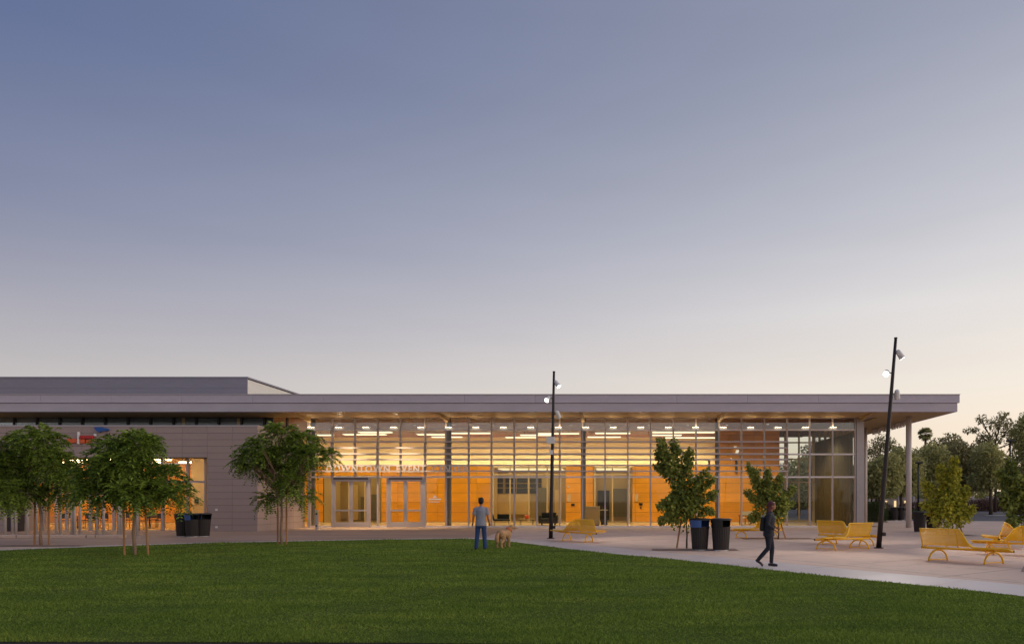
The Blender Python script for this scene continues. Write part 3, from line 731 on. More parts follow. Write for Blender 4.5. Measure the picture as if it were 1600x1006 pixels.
# ------------------------------------------------------------------ wave bench
def make_bench():
    t = thing('wave_bench', 'x', 'bench', group='yellow wave benches on the plaza')
    mat = M['yellow']; L = 1.22; zb = 0.37
    MB().tube([(-L,0,zb),(L,0,zb)],0.035,10).build('beam', mat, t, True)
    for sx in (-0.75, 0.72):
        w = 0.33; h = zb-0.045; ca, sa = cos(radians(66)), sin(radians(66)); w = 0.36; pts = [(sx+ca*w*cos(a), sa*w*cos(a), h*sin(a)) for a in [pi*k/16 for k in range(17)]]
        g = MB().tube(pts, [(0.028,0.028)]*17, 8).build('arch_leg', mat, t, True)
        MB().tube([(sx-ca*w,-sa*w,0.045),(sx+ca*w,sa*w,0.045)],0.014,6).build('tie_bar', mat, g)
        MB().box(sx-0.04,sx+0.04,-0.05,0.05,zb-0.06,zb-0.02).build('clamp', mat, g)
    zs_ = 0.45
    def prof(x):                                       # the twisting sheet: backrest for x<0, seat for x>0
        u = min(1,max(0,(x+0.20)/0.55)); u = u*u*(3-2*u); ang = radians(112)*(1-u)+radians(180)*u
        return ang
    def sheetpt(x, r):
        a = prof(x); return Vector((x, cos(a)*r+0.02, zs_+sin(a)*r-0.012*(1-r/0.5)))
    # slats of the twisting sheet and of the fixed seat on the other side
    mb = MB(); N = 26
    for j in range(13):
        r = 0.03+0.46*j/12
        prev = None
        pts = [sheetpt(-L+2*L*k/N, r) for k in range(N+1)]
        for k in range(N):
            a,b = pts[k],pts[k+1]; d0 = sheetpt(-L+2*L*k/N, r+0.028)-a; d1 = sheetpt(-L+2*L*(k+1)/N, r+0.028)-b
            n0 = Vector((1,0,0)).cross(d0).normalized()*0.006; n1 = Vector((1,0,0)).cross(d1).normalized()*0.006
            mb.add([a-n0,b-n1,b+d1-n1,a+d0-n0,a+n0,b+n1,b+d1+n1,a+d0+n0],[(0,1,2,3),(7,6,5,4),(0,4,5,1),(3,2,6,7)])
    o = mb.build('twisting_slats', mat, t); o['kind'] = 'stuff'
    edge = [sheetpt(-L+2*L*k/N, 0.515) for k in range(N+1)]
    MB().tube(edge, 0.024, 8).build('edge_rail', mat, t, True)
    mb = MB()
    for j in range(13):
        y = 0.05+0.46*j/12; mb.box(-L, -0.02, y, y+0.028, zs_-0.006+0.02*(j/12)**2, zs_+0.006+0.02*(j/12)**2)
    o = mb.build('seat_slats', mat, t); o['kind'] = 'stuff'
    MB().tube([(-L,0.545,zs_+0.02),(-0.02,0.545,zs_+0.02)],0.020,8).build('edge_rail', mat, t, True)
    for x in (-L+0.02,-0.22):                          # uprights
        a = sheetpt(x,0); b = sheetpt(x,0.51); MB().tube([(x,0,zb),a,b],[0.022,0.022,0.018],8).build('upright', mat, t, True)
    for x in (-L+0.03,-0.62,-0.05): MB().tube([(x,0,zb),(x,0.53,zs_-0.012)],0.016,8).build('seat_bracket', mat, t, True)
    for x in (0.42,0.80,L-0.03): MB().tube([(x,0,zb),(x,-0.48,zs_-0.012)],0.016,8).build('seat_bracket', mat, t, True)
    mb = MB(); 
    for x in (-L-0.002, L-0.018): mb.box(x,x+0.02,-0.03,0.03,zb-0.03,zb+0.03)
    mb.build('end_cap', M['black'], t)
    return t
bench = make_bench()
bench_spots = [   # x, y, turn, label
    ((-1.70,28.9), -47, -1, 'yellow wave bench beside the lamp post near the lawn, apart from the others'),
    ((6.35,31.2), 8, -1, 'yellow wave bench partly hidden behind the walking person and the black bins'),
    ((8.02,24.35), 22, -1, 'yellow wave bench nearest the tilted lamp post, flat seat towards the walking person'),
    ((8.95,26.5), -42, 1, 'yellow wave bench just behind the one at the tilted lamp post'),
    ((9.87,19.35), -44, 1, 'large yellow wave bench nearest to the viewer, with a dark patch of planting before it'),
    ((12.75,21.9), -34, -1, 'yellow wave bench at the frame edge, behind the nearest bench'),
    ((14.1,25.2), 60, 1, 'yellow wave bench seen end-on behind the others at the frame edge'),
]
for i,((x,y),a,flip,lab) in enumerate(bench_spots):
    o = bench if i == 0 else copy_thing(bench)               # the benches come left- and right-handed
    o['label'] = lab; o.location = (x,y,0.0); o.rotation_euler = (0,0,radians(a)); o.scale = (flip,1,1)

# ------------------------------------------------------------------ litter bins
def make_bin(lidmat, bodymat):
    t = thing('litter_bin', 'x', 'bin', group='litter bins')
    mb = MB(); n = 72; rings = [(0.03,0.265),(0.06,0.275),(0.40,0.30),(0.78,0.325),(0.80,0.315)]
    for z,r in rings:
        for k in range(n):
            rr = r-(0.012 if k%3==2 and 0.05<z<0.79 else 0); mb.v.append((rr*cos(2*pi*k/n), rr*sin(2*pi*k/n), z))
    for i in range(len(rings)-1):
        for k in range(n): a=i*n+k; b=i*n+(k+1)%n; mb.f.append((a,b,b+n,a+n)); mb.m.append(0)
    mb.f.append(tuple(range((len(rings)-1)*n, len(rings)*n))); mb.m.append(0)
    mb.build('body', bodymat, t)
    MB().tube([(0,0,0),(0,0,0.035)],0.27,28).build('foot_ring', M['steel'], t)
    mb = MB(); n = 40                                     # hood with an opening over part of its round
    for k in range(n+1):
        a = radians(-88)-2*pi*0.72*k/n
        for r,z in ((0.335,0.80),(0.37,1.06),(0.345,1.06),(0.315,0.80)): mb.v.append((r*cos(a),r*sin(a),z))
    for k in range(n):
        for j in range(4):
            a=k*4+j; b=k*4+(j+1)%4; mb.f.append((a,b,b+4,a+4)); mb.m.append(0)
    mb.f += [(0,1,2,3),(n*4+3,n*4+2,n*4+1,n*4)]; mb.m += [0,0]
    mb.build('hood', lidmat, t)
    MB().tube([(0,0,1.061),(0,0,1.09),(0,0,1.12)],[0.385,0.38,0.30],36).build('lid', M['black'], t)
    MB().tube([(0,0,0.79),(0,0,0.83)],[0.335,0.337],36,cap=False).build('rim', bodymat, t)
    return t
M['binbody'] = pm('bin_black_metal', (40,34,34), 0.5, 0.1, nz=(6,0.12))
M['binbrown'] = pm('bin_brown_metal', (58,44,40), 0.5, 0.1, nz=(6,0.12))
b1 = make_bin(M['blue'], M['binbody']); b1.location = (*gp(1093.5,859),0); b1['label'] = 'black bin with a blue hood beside the young plaza tree'
b2 = make_bin(M['black'], M['binbody']); b2.location = (*gp(1126.5,859.5),0); b2['label'] = 'black-hooded bin standing next to the blue-hooded bin by the plaza tree'
for src,pxy,lab in ((b2,(286,838),'narrow-looking black bin at the cafe end of the three bins by the clad wall'),(b1,(301,838.5),'black bin with blue hood, middle of three by the clad wall'),
                    (b2,(317,838),'black bin nearest the clad wall corner, last of three'),
                    (b2,(1437,831),'dark bin touching the slim round column of the canopy, beside a young tree'),(b2,(1457,830.5),'dark bin between the canopy column and the yellow-green young tree'),
                    (b2,(1398,812.5),'small far black bin between the tilted lamp post and the column'),(b2,(1408,812.5),'small far black bin right beside the canopy column, in front of the far wall')):
    copy_thing(src, lab, (*gp(*pxy),0), rnd.random()*0.6)

# ------------------------------------------------------------------ leaning lamp posts
def spot_head(parent, p, dirv, arm_from, mat_on=True, r=0.105):
    d = Vector(dirv).normalized(); p = Vector(p)
    h = MB().tube([p-d*0.17,p-d*0.13,p-d*0.02,p+d*0.14,p+d*0.17],[0.05,0.085,0.095,r,r*1.03],16).build('spotlight', M['white'], parent, True)
    MB().tube([p+d*0.1705,p+d*0.176],[r*0.92,r*0.90],16).build('lens', M['spot'], h)
    MB().tube([Vector(arm_from), p-d*0.05],0.02,6).build('arm', M['bronze'], h)
def lamp_post(name, label, base, top, heads, r0=0.095, r1=0.052):
    t = thing(name, label, 'lamp post', (*base,0), group='leaning lamp posts'); o = Vector((*base,0))
    T = Vector(top)-o
    MB().tube([(0,0,0)]+[T*k/6 for k in range(1,7)], [r0+(r1-r0)*k/6 for k in range(7)], 14).build('pole', M['bronze'], t, True)
    MB().tube([(0,0,0.0),(0,0,0.03)],0.17,20).build('base_plate', M['bronze'], t)
    MB().tube([T,T+Vector((0,0,0.03))],r1+0.01,14).build('cap', M['bronze'], t)
    for f,off,d in heads:
        q = T*f; spot_head(t, q+Vector(off), d, q)
    mb = MB().box(0.09,0.22,-0.12,0.02,0.45,0.58); mb.build('outlet_box', M['navy'] if False else M['black'], t)
    return t
def spot_light(parent, loc, target, power, size=75):
    l = bpy.data.lights.new('lamp_light','SPOT'); l.energy = power; l.spot_size = radians(size); l.spot_blend = 0.7; l.color = (1.0,0.86,0.70); l.shadow_soft_size = 0.12
    o = bpy.data.objects.new('lamp_light', l); COL.objects.link(o); o.parent = parent; o.location = loc
    o.rotation_euler = (Vector(target)-Vector(loc)).to_track_quat('-Z','Y').to_euler(); return o
bD = gd(841); b = gp(860.5,841); tp = (wx(865.5,bD), bD, wz(581,bD))
t = lamp_post('lamp_post', 'dark lamp post with white spotlights standing by the lawn edge near the dog', b, tp,
    [(0.93,(0.14,0,-0.0),(0.55,-0.2,-0.75)),(0.84,(-0.24,-0.02,0),(-0.35,-0.75,-0.6)),(0.745,(0.22,0,0.0),(0.25,0.5,-0.8))])
MB().box(-0.18,0.20,-0.16,-0.07,4.30,4.60).build('control_box', M['white'], t); MB().box(-0.06,0.12,-0.15,-0.06,3.80,4.00).build('junction_box', M['white'], t)
MB().tube([(-0.06,-0.10,4.3),(-0.10,-0.12,4.15),(-0.02,-0.10,3.98)],0.012,6).build('cable', M['steel'], t)
T = Vector(tp)-Vector((*b,0))
spot_light(t, T*0.84+Vector((-0.34,-0.22,-0.2)), (-5,-7,0), 420); spot_light(t, T*0.93+Vector((0.3,-0.1,-0.25)), (6,-2,0), 700)
bD = gd(856); b = gp(1373,856); tp = (wx(1398,bD), bD-0.1, wz(529.5,bD))
t = lamp_post('lamp_post', 'dark lamp post leaning sharply among the yellow benches, one spotlight glaring', b, tp,
    [(0.925,(0.19,0,0.0),(0.55,0.1,-0.75)),(0.835,(-0.26,-0.06,0),(-0.45,-0.85,-0.45)),(0.735,(0.22,0.02,0.0),(0.2,0.5,-0.8))])
T = Vector(tp)-Vector((*b,0))
spot_light(t, T*0.835+Vector((-0.40,-0.32,-0.2)), (-4.5,-6,0), 800); spot_light(t, T*0.925+Vector((0.4,-0.05,-0.3)), (5,-3,0), 800); spot_light(t, T*0.735+Vector((0.3,0.2,-0.3)), (1.0,7,0), 480)

# door-opener bollard
t = thing('door_opener_post', 'short silver push-button post in front of the entrance doors', 'bollard', (*gp(495,827),0))
mb = MB().box(-0.08,0.08,-0.06,0.06,0,1.12); bevel(mb.build('post', M['steel'], t),0.015)
MB().tube([(0,-0.061,0.92),(0,-0.085,0.92)],0.055,16).build('button', M['dark'], t); MB().tube([(0,-0.061,0.22),(0,-0.085,0.22)],0.05,16).build('button', M['dark'], t)
MB().box(-0.10,0.10,-0.08,0.08,1.121,1.15).build('cap', M['steel'], t)

# ------------------------------------------------------------------ trees
def leaves_mesh(name, P, U, Nn, ln, wd, mat):
    """diamond leaves folded on the midrib: points P, direction U, normal Nn, length and width arrays"""
    n = len(P); side = np.cross(U, Nn); side /= np.linalg.norm(side,axis=1,keepdims=True)+1e-9; up = np.cross(side, U)
    a = P; m = P+U*(ln*0.45)[:,None]; b = P+U*ln[:,None]-up*(ln*0.18)[:,None]
    l = m+side*(wd*0.5)[:,None]+up*(wd*0.14)[:,None]; r = m-side*(wd*0.5)[:,None]+up*(wd*0.14)[:,None]
    V = np.stack([a,l,b,r],1).reshape(-1,3); k = np.arange(n)*4
    loops = np.stack([k,k+1,k+2,k,k+2,k+3],1).reshape(-1)
    me = bpy.data.meshes.new(name); me.vertices.add(len(V)); me.vertices.foreach_set('co', V.astype(np.float32).reshape(-1))
    me.loops.add(len(loops)); me.loops.foreach_set('vertex_index', loops)
    me.polygons.add(2*n); me.polygons.foreach_set('loop_start', np.arange(2*n)*3); me.update(calc_edges=True); me.validate()
    me.materials.append(mat); return me
def unit(v): return v/(np.linalg.norm(v,axis=1,keepdims=True)+1e-9)
def ellipsoid_points(rg, n, c, r, shell=0.5):
    d = unit(rg.normal(size=(n,3))); rad = shell+(1-shell)*rg.random(n)**0.6
    return np.array(c)+d*rad[:,None]*np.array(r), d
def clump_crown(seed, clumps, leaf, n_total, mat, shell=0.45, droop=0.2):
    rg = np.random.default_rng(seed); vol = np.array([r[0]*r[1]+r[1]*r[2]+r[0]*r[2] for c,r in clumps]); cnt = (n_total*vol/vol.sum()).astype(int)
    P=[];D=[]
    for (c,r),k in zip(clumps,cnt):
        p,d = ellipsoid_points(rg,k,c,r,shell); P.append(p); D.append(d)
    P=np.concatenate(P); D=np.concatenate(D); n=len(P)
    U = unit(D*0.7+rg.normal(size=(n,3))*0.8+np.array([0,0,-droop])); Nn = unit(D*0.5+np.array([0,0,0.8])+rg.normal(size=(n,3))*0.6)
    s = leaf*(0.6+0.8*rg.random(n)); return leaves_mesh('crown', P, U, Nn, s, s*0.55, mat)
def frond_crown(seed, clumps, n_fr, mat, flen=0.40, npair=8, lf=0.115):
    """feathery compound leaves: fronds of small leaflets arching outwards from the limb ends"""
    rg = np.random.default_rng(seed); vol = np.array([r[0]*r[1]+r[1]*r[2]+r[0]*r[2] for c,r in clumps]); cnt = (n_fr*vol/vol.sum()).astype(int)
    P=[];D=[]
    for (c,r),k in zip(clumps,cnt):
        p,d = ellipsoid_points(rg,k,c,r,0.35); P.append(p); D.append(d)
    P=np.concatenate(P); D=np.concatenate(D); n=len(P)
    U = unit(D+rg.normal(size=(n,3))*0.45+np.array([0,0,0.15])); L = flen*(0.7+0.6*rg.random(n))
    aP=[];aU=[];aN=[]
    up = np.array([0,0,1.0]); side = unit(np.cross(U,np.tile(up,(n,1))+rg.normal(size=(n,3))*0.2)); nr = unit(np.cross(side,U))
    for j in range(npair):
        f = (j+0.6)/npair; bend = -0.55*f*f
        q = P+U*(L*f)[:,None]+np.array([0,0,1])*(L*bend)[:,None]
        u = unit(U+np.array([0,0,2*bend*0.9]))
        for sgn in (-1,1):
            aP.append(q); aU.append(unit(side*sgn+u*0.55+rg.normal(size=(n,3))*0.12)); aN.append(nr)
    P=np.concatenate(aP); U=np.concatenate(aU); N_=np.concatenate(aN); m=len(P); s = lf*(0.8+0.5*rg.random(m))
    return leaves_mesh('crown', P, U, N_, s, s*0.42, mat)
def wood(name, parent, paths, mat):
    mb = MB()
    for pts, r in paths: mb.tube(pts, r, 8)
    return mb.build(name, mat, parent, True)
def wobble(a, b, n, amp, rg):
    a=Vector(a); b=Vector(b); L=(b-a).length
    return [a.lerp(b,k/n)+Vector((rg.uniform(-1,1),rg.uniform(-1,1),rg.uniform(-.4,.4)))*amp*L*(1 if 0<k<n else 0) for k in range(n+1)]
def limb_paths(rg, fork, clumps, r):
    out=[]
    for c,rr in clumps:
        pts = wobble(fork, c, 4, 0.05, rg); out.append((pts, [r*(1-0.8*k/4) for k in range(5)]))
        for q in range(3):
            e = Vector(c)+Vector((rg.uniform(-1,1)*rr[0],rg.uniform(-1,1)*rr[1],rg.uniform(-.3,1)*rr[2]))*0.8
            out.append(([pts[2],pts[3].lerp(e,0.5),e],[r*0.42,r*0.28,r*0.08]))
    return out
def stake_parts(t, spots, h, ties=True):
    for x,y,lean in spots:
        s_ = MB().tube([(x,y,0),(x+lean,y,h)],0.032,8).build('stake', M['stake'], t, False)
        if ties: MB().tube([(x+lean*0.8,y,h*0.86),(0,0.0,h*0.84)],0.012,6).build('tie', M['strap'], s_)

M['jac'] = leafmat('feathery_leaf', (140,160,64), 0.45, 0.34, col2=(64,84,38))
M['maple'] = leafmat('maple_leaf', (148,154,72), 0.4, 0.36, col2=(88,102,50))
M['maple2'] = leafmat('yellow_green_leaf', (196,188,70), 0.30, 0.34, col2=(132,140,52))
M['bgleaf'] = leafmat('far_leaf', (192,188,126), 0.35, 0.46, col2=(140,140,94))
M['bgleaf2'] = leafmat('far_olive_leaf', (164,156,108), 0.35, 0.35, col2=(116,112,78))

def staked_tree(label, base, spec, fork_h, seed, n_fr, stakes, trunk_r=0.055):
    """spec: clump list in photo pixels (cx, cy, rx, rz) at the tree's own distance"""
    D = base[1]; s = F/D; t = thing('feathery_tree', label, 'tree', (base[0],base[1],0), group='staked feathery-leaved trees on the lawn edge')
    rg = random.Random(seed); cl = []
    for cx,cy,rx_,rz_,dy in spec:
        cl.append(((wx(cx,D)-base[0], dy*1.6, wz(cy,D)), (rx_/s*0.72, max(rx_,rz_)/s*0.72, rz_/s*0.72)))
    for q in range(9):                                    # loose tufts that break the outline
        c0,r0 = rg.choice(cl[:len(spec)]); a_ = rg.uniform(0,2*pi); e_ = rg.uniform(-.5,.9); k_ = 1.25+rg.random()*0.25
        cl.append(((c0[0]+cos(a_)*cos(e_)*r0[0]*k_, c0[1]+sin(a_)*cos(e_)*r0[1]*k_, c0[2]+sin(e_)*r0[2]*k_), (rg.uniform(.10,.24),rg.uniform(.10,.24),rg.uniform(.08,.18))))
    fork = Vector((rg.uniform(-.05,.05),0,fork_h))
    paths = [(wobble((0,0,-0.03),fork,5,0.02,rg), [trunk_r*(1-0.06*k) for k in range(6)])]+limb_paths(rg, fork, cl, trunk_r*0.62)
    wood('trunk', t, paths, M['trunk']); obj('crown', frond_crown(seed, cl, n_fr, M['jac']), t)
    stake_parts(t, stakes, fork_h+0.35)
    return t
b = gp(64,852)
staked_tree('feathery tree at the photo edge with a very dense dark crown, on paving', b,
    [(30,695,36,30,0.2),(75,690,36,28,-.2),(20,735,38,34,0),(62,730,42,34,.3),(98,728,24,32,-.2),(42,768,40,24,-.3),(85,768,26,22,.2),(0,765,26,26,.2),(-20,720,30,36,0),(112,752,14,22,0)], 1.85, 11, 1800,
    [(-0.30,0.05,0.02),(0.22,0.1,-0.02)])
b = gp(211,867)
staked_tree('feathery tree rising from the lawn between two leaning wooden stakes, in front of the bins', b,
    [(205,692,36,22,0.1),(232,700,24,20,-.2),(165,705,30,26,.2),(205,728,44,26,-.2),(150,738,30,26,0),(248,745,28,22,.2),(185,758,36,22,.3),(230,770,32,16,-.2),(275,772,20,14,0),(158,770,24,18,-.2)], 1.75, 12, 1600,
    [(-0.30,-0.06,-0.05),(0.33,0.12,-0.12)])
b = gp(440,851)
staked_tree('feathery tree with a loose spreading crown in front of the building corner', b,
    [(438,678,32,20,0),(468,690,28,20,.2),(412,700,34,16,-.2),(446,712,38,20,.2),(385,718,22,12,0),(488,712,24,18,-.2),(512,712,15,10,0),(430,740,26,16,.2),(462,755,22,24,-.3),(478,775,16,12,0),(408,778,18,12,.2),(392,734,16,9,.2)], 1.9, 13, 1150,
    [(-0.18,0.05,0.0),(0.15,0.08,0.0)])

def young_tree(label, base, spikes, seed, mat, nleaf, leaf, stakes, trunk_h, trunk_r=0.035, group='young staked plaza trees'):
    """upright young tree: leaves clothe the ascending branches; spikes: (px x0,y0,x1,y1,width px)"""
    D = base[1]; s = F/D; t = thing('young_tree', label, 'tree', (base[0],base[1],0), group=group); rg = random.Random(seed); ng = np.random.default_rng(seed)
    paths = [(wobble((0,0,-0.03),(0,0,trunk_h),4,0.02,rg),[trunk_r*(1-0.1*k) for k in range(5)])]
    Ps=[];Ds=[]; tot = sum(((x1-x0)**2+(y1-y0)**2)**.5*w for x0,y0,x1,y1,w in spikes)
    for x0,y0,x1,y1,w in spikes:
        dy0 = rg.uniform(-.25,.25)*1.0; dy1 = dy0+rg.uniform(-.5,.5)
        a = Vector((wx(x0,D)-base[0], dy0*0.5, wz(y0,D))); b_ = Vector((wx(x1,D)-base[0], dy1, wz(y1,D)))
        paths.append((wobble((0,0,min(trunk_h,a.z)),a,2,0.03,rg),[trunk_r*0.5,trunk_r*0.45,trunk_r*0.4])); paths.append((wobble(a,b_,3,0.03,rg),[trunk_r*0.4,trunk_r*0.3,trunk_r*0.2,trunk_r*0.05]))
        n = int(nleaf*((x1-x0)**2+(y1-y0)**2)**.5*w/tot); tt = ng.random(n)**0.85
        rad = (w/s/2)*(1.05-0.65*tt)*(0.25+0.75*np.sqrt(ng.random(n))); d = unit(ng.normal(size=(n,3)))
        p = np.array(a)+np.outer(tt,np.array(b_-a))+d*rad[:,None]; Ps.append(p); Ds.append(d)
    P=np.concatenate(Ps); D_=np.concatenate(Ds); n=len(P)
    U = unit(D_*0.7+ng.normal(size=(n,3))*0.6+np.array([0,0,-0.25])); Nn = unit(D_*0.4+np.array([0,0,0.7])+ng.normal(size=(n,3))*0.6); ss = leaf*(0.6+0.8*ng.random(n))
    wood('trunk', t, paths, M['darktrunk']); obj('crown', leaves_mesh('crown',P,U,Nn,ss,ss*0.8,mat), t)
    stake_parts(t, stakes, trunk_h+0.3, ties=False); return t
b = gp(1073,856)
young_tree('young tree with a ragged one-sided crown standing behind the two black bins', b,
    [(1062,760,1030,690,26),(1066,745,1052,690,22),(1068,760,1078,705,26),(1056,750,1026,726,20),(1070,770,1100,738,22),(1074,778,1112,748,20),(1076,788,1117,772,22),(1072,798,1112,798,22),(1062,780,1028,790,26),(1060,800,1032,815,24),
     (1066,800,1060,760,50),(1070,812,1076,770,50),(1050,806,1045,780,36),(1045,742,1028,702,22)], 21, M['maple'], 5200, 0.13, [(-0.36,0.05,0.20)], 1.0)
b = gp(1216,842)
young_tree('young tree behind the walking person, in front of the curtained glass end', b,
    [(1195,780,1172,725,20),(1200,775,1198,735,22),(1200,780,1182,752,22),(1206,780,1222,742,20),(1210,788,1236,762,20),(1214,796,1240,786,18),(1190,790,1166,768,20),(1188,800,1172,810,24),(1200,806,1202,770,44),(1216,806,1218,775,34),(1182,760,1178,735,16)],
    22, M['maple'], 4200, 0.13, [(0.36,0.1,-0.42),(-0.25,0.0,0.12)], 1.1)
b = gp(1482,836)
young_tree('young yellow-green tree with an upright oval crown beside the dark bins', b,
    [(1480,790,1470,728,26),(1482,780,1486,716,24),(1486,790,1500,735,24),(1470,795,1454,752,26),(1494,796,1514,762,24),(1462,806,1448,786,26),(1500,806,1517,792,24),(1482,814,1480,760,52),(1468,816,1470,780,36),(1498,814,1496,780,36)],
    23, M['maple2'], 5200, 0.16, [(-0.62,0.0,0.30),(0.75,0.0,-0.45)], 0.75)
b = (wx(1606,33), 33.0)
young_tree('bushy green tree cut by the frame edge, right of the benches', b,
    [(1606,790,1614,695,30),(1592,785,1591,718,26),(1584,790,1567,735,24),(1581,800,1563,772,24),(1588,812,1572,815,24),(1604,815,1600,765,44),(1625,800,1632,720,44),(1598,770,1580,745,24)],
    24, M['maple'], 4600, 0.17, [], 0.9, 0.07)

# ---- trees beyond the plaza
def far_tree(name, label, px, D, clumps, seed, mat, nleaf, leaf, trunk_py=None, shell=0.3, group='trees beyond the parking lot'):
    s = F/D; X = wx(px,D); t = thing(name, label, 'tree', (X,D,0), group=group); rg = random.Random(seed)
    cl = [((wx(cx,D)-X, rg.uniform(-.5,.5)*rx_/s, wz(cy,D)), (rx_/s, rx_/s*0.9, rz_/s)) for cx,cy,rx_,rz_ in clumps]
    zf = min(c[0][2]-c[1][2]*0.5 for c in cl); zf = max(1.2, zf)
    paths = [(wobble((0,0,-0.05),(0,0,zf),4,0.02,rg),[0.22-0.02*k for k in range(5)])]+limb_paths(rg,(0,0,zf),cl,0.12)
    wood('trunk', t, paths, M['darktrunk']); obj('crown', clump_crown(seed, cl, leaf, nleaf, mat, shell), t); return t
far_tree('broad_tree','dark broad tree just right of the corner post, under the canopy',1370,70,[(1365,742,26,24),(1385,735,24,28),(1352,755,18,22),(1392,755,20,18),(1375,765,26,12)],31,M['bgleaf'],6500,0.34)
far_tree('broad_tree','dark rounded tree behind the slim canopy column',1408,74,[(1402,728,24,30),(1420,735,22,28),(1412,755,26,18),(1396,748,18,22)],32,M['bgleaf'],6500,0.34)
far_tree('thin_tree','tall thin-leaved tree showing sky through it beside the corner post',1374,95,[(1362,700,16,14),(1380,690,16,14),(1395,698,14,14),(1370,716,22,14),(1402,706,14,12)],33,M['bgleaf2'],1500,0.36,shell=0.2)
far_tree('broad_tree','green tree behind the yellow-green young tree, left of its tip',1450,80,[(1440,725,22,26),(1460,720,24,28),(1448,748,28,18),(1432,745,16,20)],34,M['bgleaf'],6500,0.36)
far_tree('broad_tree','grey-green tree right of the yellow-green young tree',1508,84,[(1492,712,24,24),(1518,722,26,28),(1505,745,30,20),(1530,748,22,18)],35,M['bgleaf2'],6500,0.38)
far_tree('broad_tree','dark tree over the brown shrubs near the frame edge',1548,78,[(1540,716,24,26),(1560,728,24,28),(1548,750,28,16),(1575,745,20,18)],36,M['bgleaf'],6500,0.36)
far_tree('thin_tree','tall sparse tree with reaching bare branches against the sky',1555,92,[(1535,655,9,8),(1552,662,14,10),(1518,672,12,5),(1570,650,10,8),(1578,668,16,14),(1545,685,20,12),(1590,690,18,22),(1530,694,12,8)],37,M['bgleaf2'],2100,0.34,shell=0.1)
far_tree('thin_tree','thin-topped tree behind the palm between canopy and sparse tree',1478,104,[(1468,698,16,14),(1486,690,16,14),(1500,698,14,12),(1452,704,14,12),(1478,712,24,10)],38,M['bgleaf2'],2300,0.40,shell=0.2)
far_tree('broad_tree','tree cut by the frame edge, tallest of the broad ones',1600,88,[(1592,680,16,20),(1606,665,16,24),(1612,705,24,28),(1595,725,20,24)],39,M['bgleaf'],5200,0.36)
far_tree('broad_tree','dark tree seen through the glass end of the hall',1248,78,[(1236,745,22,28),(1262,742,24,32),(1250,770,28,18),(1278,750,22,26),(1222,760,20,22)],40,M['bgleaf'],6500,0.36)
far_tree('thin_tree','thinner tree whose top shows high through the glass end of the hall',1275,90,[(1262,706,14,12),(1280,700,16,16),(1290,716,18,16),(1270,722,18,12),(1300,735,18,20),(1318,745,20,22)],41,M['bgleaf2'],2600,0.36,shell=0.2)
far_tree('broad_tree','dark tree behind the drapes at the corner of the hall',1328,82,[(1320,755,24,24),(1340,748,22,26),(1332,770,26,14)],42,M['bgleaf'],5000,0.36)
# palm
t = thing('palm_tree','lone fan palm on a thin trunk rising above the far trees','tree',(wx(1446,112),112,0),group='trees beyond the parking lot')
zp = wz(678,112); MB().tube([(0,0,0),(0.1,0,zp*0.5),(0,0,zp)],[0.28,0.22,0.18],10).build('trunk', M['darktrunk'], t, True)
ng = np.random.default_rng(9); P=[];U=[];N_=[]
for k in range(70):
    d = unit(ng.normal(size=(1,3)))[0]; d[2] = d[2]*0.9+0.12; d/=np.linalg.norm(d); e = np.array([0,0,zp])+d*0.55
    sd_ = np.cross(d,[0,0,1]); sd_/=np.linalg.norm(sd_)+1e-6
    for j in range(13):
        a = (j-6)/6*1.15; u = d*cos(a)+sd_*sin(a); P.append(e); U.append(u); N_.append(np.cross(sd_,d))
P=np.array(P);U=np.array(U);N_=np.array(N_); obj('crown', leaves_mesh('crown',P,U,N_,np.full(len(P),0.75),np.full(len(P),0.10),M['bgleaf']), t)

# ---- hedge, shrubs, far wall, street lamps
M['hedge'] = leafmat('hedge_leaf', (70,86,40), 0.35, 0.2, col2=(36,50,24)); M['brownshrub'] = leafmat('brown_shrub_leaf', (112,84,72), 0.3, 0.2, col2=(70,54,46))
def shrub(name, label, px, D, z0, r, seed, mat, n, leaf, group=None, boxy=False):
    X = wx(px,D); t = thing(name, label, 'hedge' if boxy else 'shrub', (X,D,0), group=group); ng = np.random.default_rng(seed)
    if boxy: P = (ng.random((n,3))*2-1)*np.array(r)+np.array([0,0,r[2]]); d = unit(P-np.array([0,0,r[2]]))
    else: P,d = ellipsoid_points(ng,n,(0,0,r[2]*0.9),r,0.3); P[:,2] = np.abs(P[:,2])
    U = unit(d+ng.normal(size=(n,3))*0.6); Nn = unit(d+ng.normal(size=(n,3))*0.6); s_ = leaf*(0.6+0.8*ng.random(n))
    obj('foliage', leaves_mesh('foliage',P,U,Nn,s_,s_*0.6,mat), t)
    wood('stem', t, [([(0,0,0),(0,0,r[2])],[0.05,0.02]),([(0,0,0.1),(r[0]*0.5,0,r[2]*1.2)],[0.03,0.01]),([(0,0,0.1),(-r[0]*0.5,0,r[2]*1.2)],[0.03,0.01])], M['darktrunk'])
shrub('clipped_hedge','square clipped green hedge beside the lit canopy column',1367,53,0,(0.75,0.9,0.78),51,M['hedge'],9000,0.07,boxy=True)
